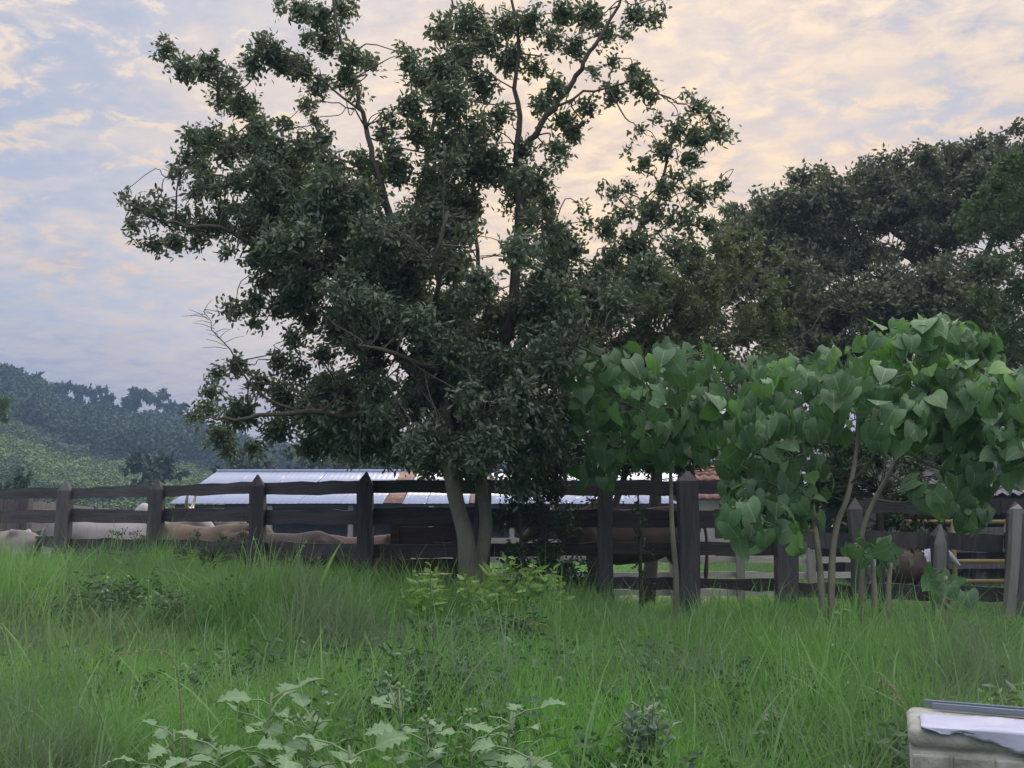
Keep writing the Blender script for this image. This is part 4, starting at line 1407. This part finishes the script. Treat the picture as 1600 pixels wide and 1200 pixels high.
cow(-8, 17.0, R(165), 'pinkish grey cow rump with thin tail at the left border, head outside', (.22, .19, .19), (.38, .34, .35), .9, .15, hump=False, z0=-.1)
cow(185, 17.2, R(4), 'white cow filling the gap between the first two pointed posts', (.40, .38, .40), (.54, .53, .55), 1.04, .2, z0=-.02)
cow(322, 16.6, R(-30), 'tan cow behind the feathery bush and third post', (.10, .072, .055), (.19, .145, .115), .98, .0, hump=False, z0=-.12)
cow(368, 19.5, R(-78), 'dark long-horned cow facing the fence with upright horns', (.08, .07, .065), (.14, .12, .11), 1.15, .22, headz=-.28, hump=False, z0=-.2, hornm=M['hoof'])
cow(448, 15.9, R(8), 'brown cow standing between the third and fourth posts', (.05, .036, .032), (.10, .078, .07), .92, .0, headz=-.45, hump=False, z0=-.13)
cow(562, 17.2, R(172), 'reddish brown cow behind the fourth pointed post', (.07, .045, .036), (.14, .095, .075), .88, .12, headz=-.3, hump=False, z0=-.15)
cow(985, 15.4, R(186), 'dark brown cow with curved pale horn behind the dark bush', (.055, .038, .032), (.10, .07, .06), 1.0, .14, headz=-.1)
cow(1395, 16.2, R(8), 'dark brown calf with pale rump and pale face low in the pen', (.045, .03, .028), (.08, .055, .05), .62, .0, name='calf', cat='calf', patch=(.30, .31, .40))
cow(76, 26, R(20), 'small pale grey calf far in the pen beside the first post', (.40, .40, .42), (.55, .55, .57), .72, .0, name='calf', cat='calf')


# ------------------------------------------------------------------ weeds
def lobed_leaf(k, m):
    rng = np.random.default_rng(300 + k)
    # silvery nightshade-like leaf with shallow lobes, 1 long
    hw = [.03, .17, .38, .22, .42, .22, .33, .15, .19, .06, .0]
    vs_ = [0, .08, .20, .31, .43, .54, .65, .75, .83, .92, 1.0]
    V = []; Fc = []
    bend = rng.uniform(.15, .55); tw = rng.uniform(-.2, .2)
    for i, (v, h) in enumerate(zip(vs_, hw)):
        h *= rng.uniform(.88, 1.12)
        z = .12 * math.sin(v * 2.4) - bend * v * v * .6
        V += [(-h, v, z + h * .22 + rng.normal() * .015 + tw * h), (0, v, z), (h, v, z + h * .22 + rng.normal() * .015 - tw * h)]
    for i in range(len(vs_) - 1):
        a = i * 3
        Fc += [(a, a + 1, a + 4, a + 3), (a + 1, a + 2, a + 5, a + 4)]
    o = mesh_obj('leaf', V, Fc, m, smooth=True)
    me = o.data; bpy.data.objects.remove(o)
    return me


LOB = [lobed_leaf(k, M['leaf_silver']) for k in range(6)]


def silver_plant(px, py_top, D, n, label, flowers=0, spread=.16, top_leaf=True):
    x = px_at(px, D); zg = float(ground_z(x, D))
    top = W(px, py_top, D)
    t = empty('silvery_weed', (x, D, zg), label, 'weed', 'silvery broad-leaved weeds in the foreground')
    H = top.z - zg
    m = MB(); cv = smooth_curve([(x, D, zg - .03), (x + RNG.normal() * .02, D, zg + H * .5), (top.x, D, top.z)], 5)
    m.tube(cv, lerp_list([.009, .005], len(cv)), 6); m.part('stem', M['green_stem'], t, True)
    n = int(n * 1.35)
    for k in range(n):
        f = .38 + .6 * (k + .5) / n
        az = k * 2.4 + RNG.normal() * .35
        base = Vector((x, D, zg)).lerp(top, f)
        o = bpy.data.objects.new('leaf', LOB[RNG.integers(0, 6)])
        ln = RNG.uniform(.10, .165) * (1.15 - .35 * f)
        o.scale = (ln, ln, ln)
        pet = Vector((math.cos(az + math.pi / 2), math.sin(az + math.pi / 2), .35)) * spread * RNG.uniform(.35, .9)
        o.location = base + pet - t.location
        o.rotation_euler = (RNG.uniform(-.15, .5), RNG.normal() * .3, az)
        o.parent = t; C.objects.link(o)
        pm = MB(); pm.tube([base, base + pet * .5 + Vector((0, 0, .01)), base + pet], [.004, .0035, .003], 4); pm.part('leaf_stalk', M['green_stem'], t)
    for k in range(flowers):
        az = RNG.uniform(0, 6.28)
        b = top - Vector((0, 0, RNG.uniform(0, .1)))
        e = b + Vector((math.cos(az) * .06, math.sin(az) * .05, RNG.uniform(.06, .15)))
        fm_ = MB(); fm_.tube([b, (b + e) / 2, e], [.004, .003, .003], 4)
        for _ in range(6):
            q = e + Vector(RNG.normal(size=3)) * .012
            fm_.tube([q - Vector((0, 0, .008)), q, q + Vector((0, 0, .008))], [.003, .010, .003], 5)
        fm_.part('bud_cluster', M['leaf_silver'], t, True)
    return t


for a in ((272, 1140, 4.4, 9, 'leftmost silvery weed with one leaf curling upward above the rest', 0),
          (345, 1165, 4.2, 9, 'low silvery weed between the leftmost one and the long-leafed one', 0),
          (425, 1082, 4.5, 12, 'silvery weed holding a pale wing-shaped leaf highest on a thin stalk', 0),
          (490, 1110, 4.4, 14, 'bushy silvery weed with clustered pale top leaves', 2),
          (545, 1165, 4.1, 9, 'low broad silvery weed right of the bushy one', 0),
          (625, 1095, 4.5, 8, 'silvery weed topped by bud heads, tallest of the bud bearers', 5),
          (668, 1140, 4.3, 12, 'silvery weed with wide flat leaves below the bud heads', 1),
          (735, 1130, 4.4, 10, 'silvery weed with rounded upright green leaf in its middle', 1),
          (800, 1112, 4.5, 12, 'rightmost tall silvery weed with pale pointed top leaves', 1),
          (830, 1175, 4.1, 9, 'low silvery weed with a broad grey leaf at the lower frame edge', 0),
          (455, 1180, 3.95, 8, 'lowest silvery weed with big leaves under the bushy one', 0)):
    silver_plant(*a)


def herb(name, px, py_top, D, nst, ln, wd, m, sm, label, cat='weed', spread=.2, leaves=16, group=None, zb=None, up=.5, lean=1.0):
    """clump of upright leafy stems"""
    x = px_at(px, D); zg = float(ground_z(x, D)) if zb is None else zb
    top = W(px, py_top, D)
    H = top.z - zg
    t = empty(name, (x, D, zg), label, cat, group)
    st = MB(); P = []; Dr = []
    for k in range(nst):
        a = RNG.uniform(0, 6.28); rr = spread * RNG.uniform(.1, 1) * lean
        h = H * (RNG.uniform(.6, 1.0) if k else 1.0)
        b = Vector((x + RNG.normal() * .04, D + RNG.normal() * .04, zg - .03))
        e = Vector((x + math.cos(a) * rr, D + math.sin(a) * rr * .8, zg + h))
        mid = (b + e) / 2 + Vector((-math.cos(a), 0, 0)) * .03
        cv = smooth_curve([b, mid, e], 6)
        st.tube(cv, lerp_list([.007, .003], len(cv)), 4)
        for q in range(leaves):
            f = .3 + .7 * (q + .5) / leaves
            i = min(len(cv) - 1, int(f * (len(cv) - 1)))
            p = cv[i].lerp(cv[min(i + 1, len(cv) - 1)], (f * (len(cv) - 1)) % 1)
            az = q * 2.4 + RNG.normal() * .3
            P.append(list(p)); Dr.append([math.cos(az), math.sin(az), up * RNG.uniform(-.2, 1.4)])
    P = np.array(P); Dr = unit(np.array(Dr))
    n = len(P)
    V, Fc = leaf_arrays(P, Dr, ln * RNG.uniform(.6, 1.2, n), wd * RNG.uniform(.7, 1.2, n), curl=.3)
    part('foliage', V, Fc, m, t, kind='stuff')
    st.part('stems', sm, t, True, 'stuff')
    return t


BW = 'bright leafy weeds at the foot of the tree'
herb('leafy_weed', 670, 880, 10.3, 10, .14, .042, M['leaf_bright'], M['green_stem'], 'bright green leafy weed left of the trunk foot', group=BW, spread=.34)
herb('leafy_weed', 745, 896, 10.3, 9, .12, .04, M['leaf_bright'], M['green_stem'], 'bright leafy weed directly before the trunk foot', group=BW, spread=.22)
herb('leafy_weed', 785, 868, 10.5, 8, .15, .045, M['leaf_bright'], M['green_stem'], 'tallest bright weed just right of the trunks', group=BW, spread=.18)
herb('leafy_weed', 824, 876, 10.4, 10, .15, .045, M['leaf_bright'], M['green_stem'], 'bright spreading weed right of the tallest one by the trunks', group=BW, spread=.28)
herb('leafy_weed', 858, 895, 10.4, 8, .12, .04, M['leaf_bright'], M['green_stem'], 'pale-tipped weed at the right end of the bright row', group=BW, spread=.2)
herb('leafy_weed', 1308, 940, 9.8, 6, .08, .035, M['leaf_bright'], M['green_stem'], 'small bright weed between the sapling stems', group=None, spread=.14)
herb('yellowish_shrub', 1575, 1075, 6.2, 16, .06, .026, M['leaf_bright'], M['green_stem'], 'yellow-green small-leaved shrub behind the pale tank', 'shrub', spread=.28, leaves=26)
DH = 'dusky herbs in the mid grass'
for (px, py, D, lab) in ((690, 965, 8.6, 'dusky blue-green herb clump centre of the grass, below the trunk'), (640, 1010, 7.2, 'dusky herb clump left and nearer than the tallest one'),
                         (705, 1035, 6.6, 'nearest dusky herb clump just above the silvery weeds'), (790, 948, 9.2, 'dusky leafy herb clump right of the trunk line in mid grass'),
                         (600, 1060, 6.0, 'dusky herb clump behind the bud-bearing weeds')):
    herb('dusky_herb', px, py, D, 22, .075, .026, M['leaf_teal'], M['green_stem'], lab, 'herb', spread=.42, leaves=26, group=DH)
herb('grey_shrub', 1000, 1085, 5.2, 26, .062, .028, M['leaf_grey'], M['green_stem'], 'grey-green woolly shrub standing alone in the foreground grass', 'shrub', spread=.15, leaves=22)
for k in range(70):
    pass


# ground herbs mixed in the grass (uncountable)
def small_herbs():
    n = 1500
    y = np.sqrt(RNG.uniform(3.4 ** 2, 13 ** 2, n)); x = RNG.uniform(-1, 1, n) * (.5 * y + .5)
    keep = ~((x > 1.4) & (x < 3.4) & (y > 3.9) & (y < 4.8)) & (vnoise(x, y, 1.1, 12) > 0.0)
    x = x[keep]; y = y[keep]; n = len(x)

    def kind(m, ln, wd, H):
        P = []; Dr = []
        for s in range(5):
            a = RNG.uniform(0, 6.28)
            for q in range(12):
                f = .3 + .7 * q / 11
                P.append((math.cos(a) * .12 * f, math.sin(a) * .12 * f, H * f * (1 - .07 * s)))
                az = q * 2.4 + s
                Dr.append((math.cos(az), math.sin(az), .3))
        V, Fc = leaf_arrays(np.array(P), unit(np.array(Dr)), ln * RNG.uniform(.6, 1.2, 60), wd, curl=.3)
        return mesh_obj('herb', V, Fc, m)
    kinds = [kind(M['leaf_teal'], .07, .03, .42), kind(M['leaf_teal'], .055, .03, .36), kind(M['leaf_grey'], .055, .022, .4)]
    rot = np.stack([RNG.normal(0, .1, n), RNG.normal(0, .1, n), RNG.uniform(0, 6.28, n)], 1)
    s = RNG.uniform(.7, 1.25, n) * (1 - .4 * smooth01(.6, 1.6, x) * smooth01(9, 11.5, y))
    scatter('meadow_herbs', kinds, np.stack([x, y, ground_z(x, y)], 1), rot, np.stack([s, s, s], 1), RNG.choice(3, n, p=[.45, .4, .15]))


small_herbs()


# arching seed stalks
def stalk(px0, py0, pxm, pym, px1, py1, D, label, m=None):
    x0 = px_at(px0, D)
    a = Vector((x0, D, float(ground_z(x0, D))))
    t = empty('grass_stalk', tuple(a), label, 'grass stalk', 'tall stalks rising over the grass')
    b = W(pxm, pym, D); c = W(px1, py1, D)
    cv = smooth_curve([a, (a + b) / 2 + Vector((0, .02, .02)), b, c], 6)
    s = MB(); s.tube(cv, lerp_list([.005, .0022], len(cv)), 5); s.part('stem', m or M['dry'], t, True)
    P = []; Dr = []
    for k in range(26):
        f = .62 + .38 * k / 25
        i = f * (len(cv) - 1); p = cv[int(i)].lerp(cv[min(int(i) + 1, len(cv) - 1)], i % 1)
        P.append(list(p)); Dr.append([RNG.normal() * .5, RNG.normal() * .5, -.5 + RNG.normal() * .3])
    V, Fc = leaf_arrays(np.array(P), unit(np.array(Dr)), .028, .006)
    part('seed_head', V, Fc, m or M['dry'], t, kind='stuff')


stalk(318, 1085, 268, 1026, 182, 1022, 4.9, 'pale arching seed stalk low at the left, bending leftwards')
stalk(880, 1050, 860, 985, 830, 972, 7.2, 'pale arching seed stalk right of the mid-grass herbs')
stalk(1440, 1140, 1405, 1090, 1365, 1050, 5.2, 'thin pale stalk leaning left beside the tank')
stalk(60, 1020, 40, 950, 88, 905, 7.5, 'pale stalk leaning right at the far left of the meadow')
stalk(415, 905, 410, 880, 396, 838, 10.6, 'upright grass stalk before the third pointed post', M['leaf_bright'])
stalk(455, 905, 458, 880, 480, 842, 10.6, 'grass stalk leaning right, between third and fourth posts', M['leaf_bright'])


def blade(px0, py0, px1, py1, D, w, label):
    a = W(px0, py0, D); b = W(px1, py1, D)
    side = Vector((0.8, .6, 0)) * w / 2
    V = []
    n = 6
    for i in range(n + 1):
        t = i / n
        p = a.lerp(b, t) + Vector((0, 0, .03 * math.sin(math.pi * t)))
        k = math.sin(math.pi * min(1, .25 + .75 * t)) if i < n else 0.02
        V += [p - side * k, p + Vector((0, .004, -.004)), p + side * k]
    Fc = []
    for i in range(n):
        q_ = i * 3
        Fc += [(q_, q_ + 1, q_ + 4, q_ + 3), (q_ + 1, q_ + 2, q_ + 5, q_ + 4)]
    o = mesh_obj('broad_grass_blade', V, Fc, M['leaf_bright'])
    tag(o, label, 'grass blade')


blade(500, 915, 534, 846, 10.4, .035, 'single broad yellow-green blade leaning right before the fourth post')


# ------------------------------------------------------------------ tank, sheet and bars
def tank():
    D = 4.35
    x0 = px_at(1402, D); zt = W(1450, 1138, D).z
    zg = float(ground_z(2, 4.4)) - .02
    wx, wy = 1.15, .52
    t = empty('water_tank', (x0 + wx / 2, D + wy / 2, zg), 'weathered whitish block tank at the lower right corner with torn sheet on top', 'tank')
    m = MB()
    # body as rounded box lofted upwards
    prof = [(0, 0), (.02, .10), (.02, .30), (0, .31), (0, zt - zg - .085), (.012, zt - zg - .078), (.012, zt - zg - .068), (-.004, zt - zg - .06), (-.004, zt - zg - .015), (.012, zt - zg)]
    nseg = 8
    rings = []
    for ins, z in prof:
        ring = []
        r = .05
        for cx_, cy_, a0 in ((x0 + wx - r, D + r, -90), (x0 + wx - r, D + wy - r, 0), (x0 + r, D + wy - r, 90), (x0 + r, D + r, 180)):
            for k in range(4):
                a = R(a0 + 30 * k)
                ring.append((cx_ + math.cos(a) * (r - ins), cy_ + math.sin(a) * (r - ins), zg + z))
        rings.append(ring)
    V = [p for r_ in rings for p in r_]
    Fc = []
    k = 16
    for i in range(len(rings) - 1):
        for j in range(k):
            Fc.append((i * k + j, i * k + (j + 1) % k, (i + 1) * k + (j + 1) % k, (i + 1) * k + j))
    Fc.append(tuple((len(rings) - 1) * k + j for j in range(k)))
    m.add(V, Fc)
    m.part('body', M['tank'], t, True)
    # raised panels on the front
    zz = zt - zg
    for r_ in range(3):
        for c in range(9):
            px_ = x0 + .075 + c * .145
            if px_ > x0 + wx - .1:
                continue
            zc_ = zg + zz - .085 - .075 - r_ * .15
            if zc_ < zg + .06:
                continue
            b = MB(); b.box((px_, D - .004, zc_), (.132, .022, .135))
            o = b.part('panel', M['tank'], t)
            md = o.modifiers.new('bevel', 'BEVEL'); md.width = .008; md.segments = 2
    # torn plastic sheet lying over the top and drooping over the front edge
    o = None
    nx, ny = 44, 14
    V = []
    rng = np.random.default_rng(5)
    jag = np.interp(np.arange(nx + 1), np.linspace(0, nx, 15), [.0, .022, .012, .035, .060, .075, .078, .088, .095, .10, .070, .075, .095, .10, .09])
    for i in range(nx + 1):
        fx = i / nx
        X = x0 + .045 + fx * (wx - .085)
        for j in range(ny + 1):
            fy = j / ny
            if fy > .5:       # on top
                Y = D + (fy - .5) / .5 * .30
                Z = zt + .010 + .006 * math.sin(X * 23) * math.sin(Y * 31) + .004 * rng.normal() * .4
            else:
                drop = (1 - fy / .5) * (jag[i] + .004 * rng.normal())
                Y = D - .018 - .012 * math.sin(fx * 22) * drop * 8
                Z = zt + .010 - drop
            V.append((X, Y, Z))
    Fc = []
    for i in range(nx):
        for j in range(ny):
            a = i * (ny + 1) + j
            Fc.append((a, a + ny + 1, a + ny + 2, a + 1))
    o = mesh_obj('plastic_sheet', V, Fc, M['sheet'], smooth=True)
    sd_ = o.modifiers.new('thick', 'SOLIDIFY'); sd_.thickness = .004
    tag(o, 'torn pale lilac plastic sheet draped over the tank front edge', 'sheet')
    loose = [o]
    # metal bars lying on the tank
    for k, (a, b, r1, lab) in enumerate((((x0 + .07, D + .50, zt + .035), (x0 + 1.5, D + .22, zt + .03), .013, 'long blue-grey metal profile, rearmost of those lying on the tank'),
                                       ((x0 + .10, D + .44, zt + .03), (x0 + 1.5, D + .14, zt + .03), .011, 'blue-grey metal profile in the middle of those on the tank'),
                                       ((x0 + .45, D + .30, zt + .025), (x0 + 1.4, D + .03, zt + .025), .010, 'shortest blue-grey metal profile nearest the torn sheet'))):
        a = Vector(a); b = Vector(b); ax = (b - a).normalized()
        ang = math.atan2(ax.y, ax.x)
        m = MB(); m.box(((a + b) / 2), ((b - a).length, r1 * 2.2, .004), Matrix.Rotation(ang, 3, 'Z'))
        sd2 = Vector((-math.sin(ang), math.cos(ang), 0)) * r1 * 1.1
        for sgn in (-1, 1):
            m.box((a + b) / 2 + sd2 * sgn + Vector((0, 0, -.010)), ((b - a).length, .003, .016), Matrix.Rotation(ang, 3, 'Z'))
        o = m.obj('metal_profile', M['bar'])
        tag(o, lab, 'metal bar', 'metal profiles lying on the tank')
        loose.append(o)
    piv = Vector((x0, D, 0)); RZ = Matrix.Rotation(R(-19), 4, 'Z')
    MM = Matrix.Translation(piv) @ RZ @ Matrix.Translation(-piv)
    for o in loose + [t]:
        o.matrix_basis = MM @ o.matrix_basis


tank()


# ------------------------------------------------------------------ haze
def haze():
    m = bpy.data.materials.new('haze_air')
    m.use_nodes = True
    nt = m.node_tree
    nt.nodes.clear()
    out = N(nt, 'ShaderNodeOutputMaterial')
    v = N(nt, 'ShaderNodeVolumePrincipled')
    v.inputs['Color'].default_value = (.28, .42, .68, 1)
    v.inputs['Density'].default_value = .0014
    v.inputs['Anisotropy'].default_value = 0.0
    L(nt, v.outputs[0], out.inputs['Volume'])
    b = MB(); b.box((0, 0, 29), (1400, 1400, 64))
    o = b.obj('haze', m)
    o['kind'] = 'stuff'


haze()
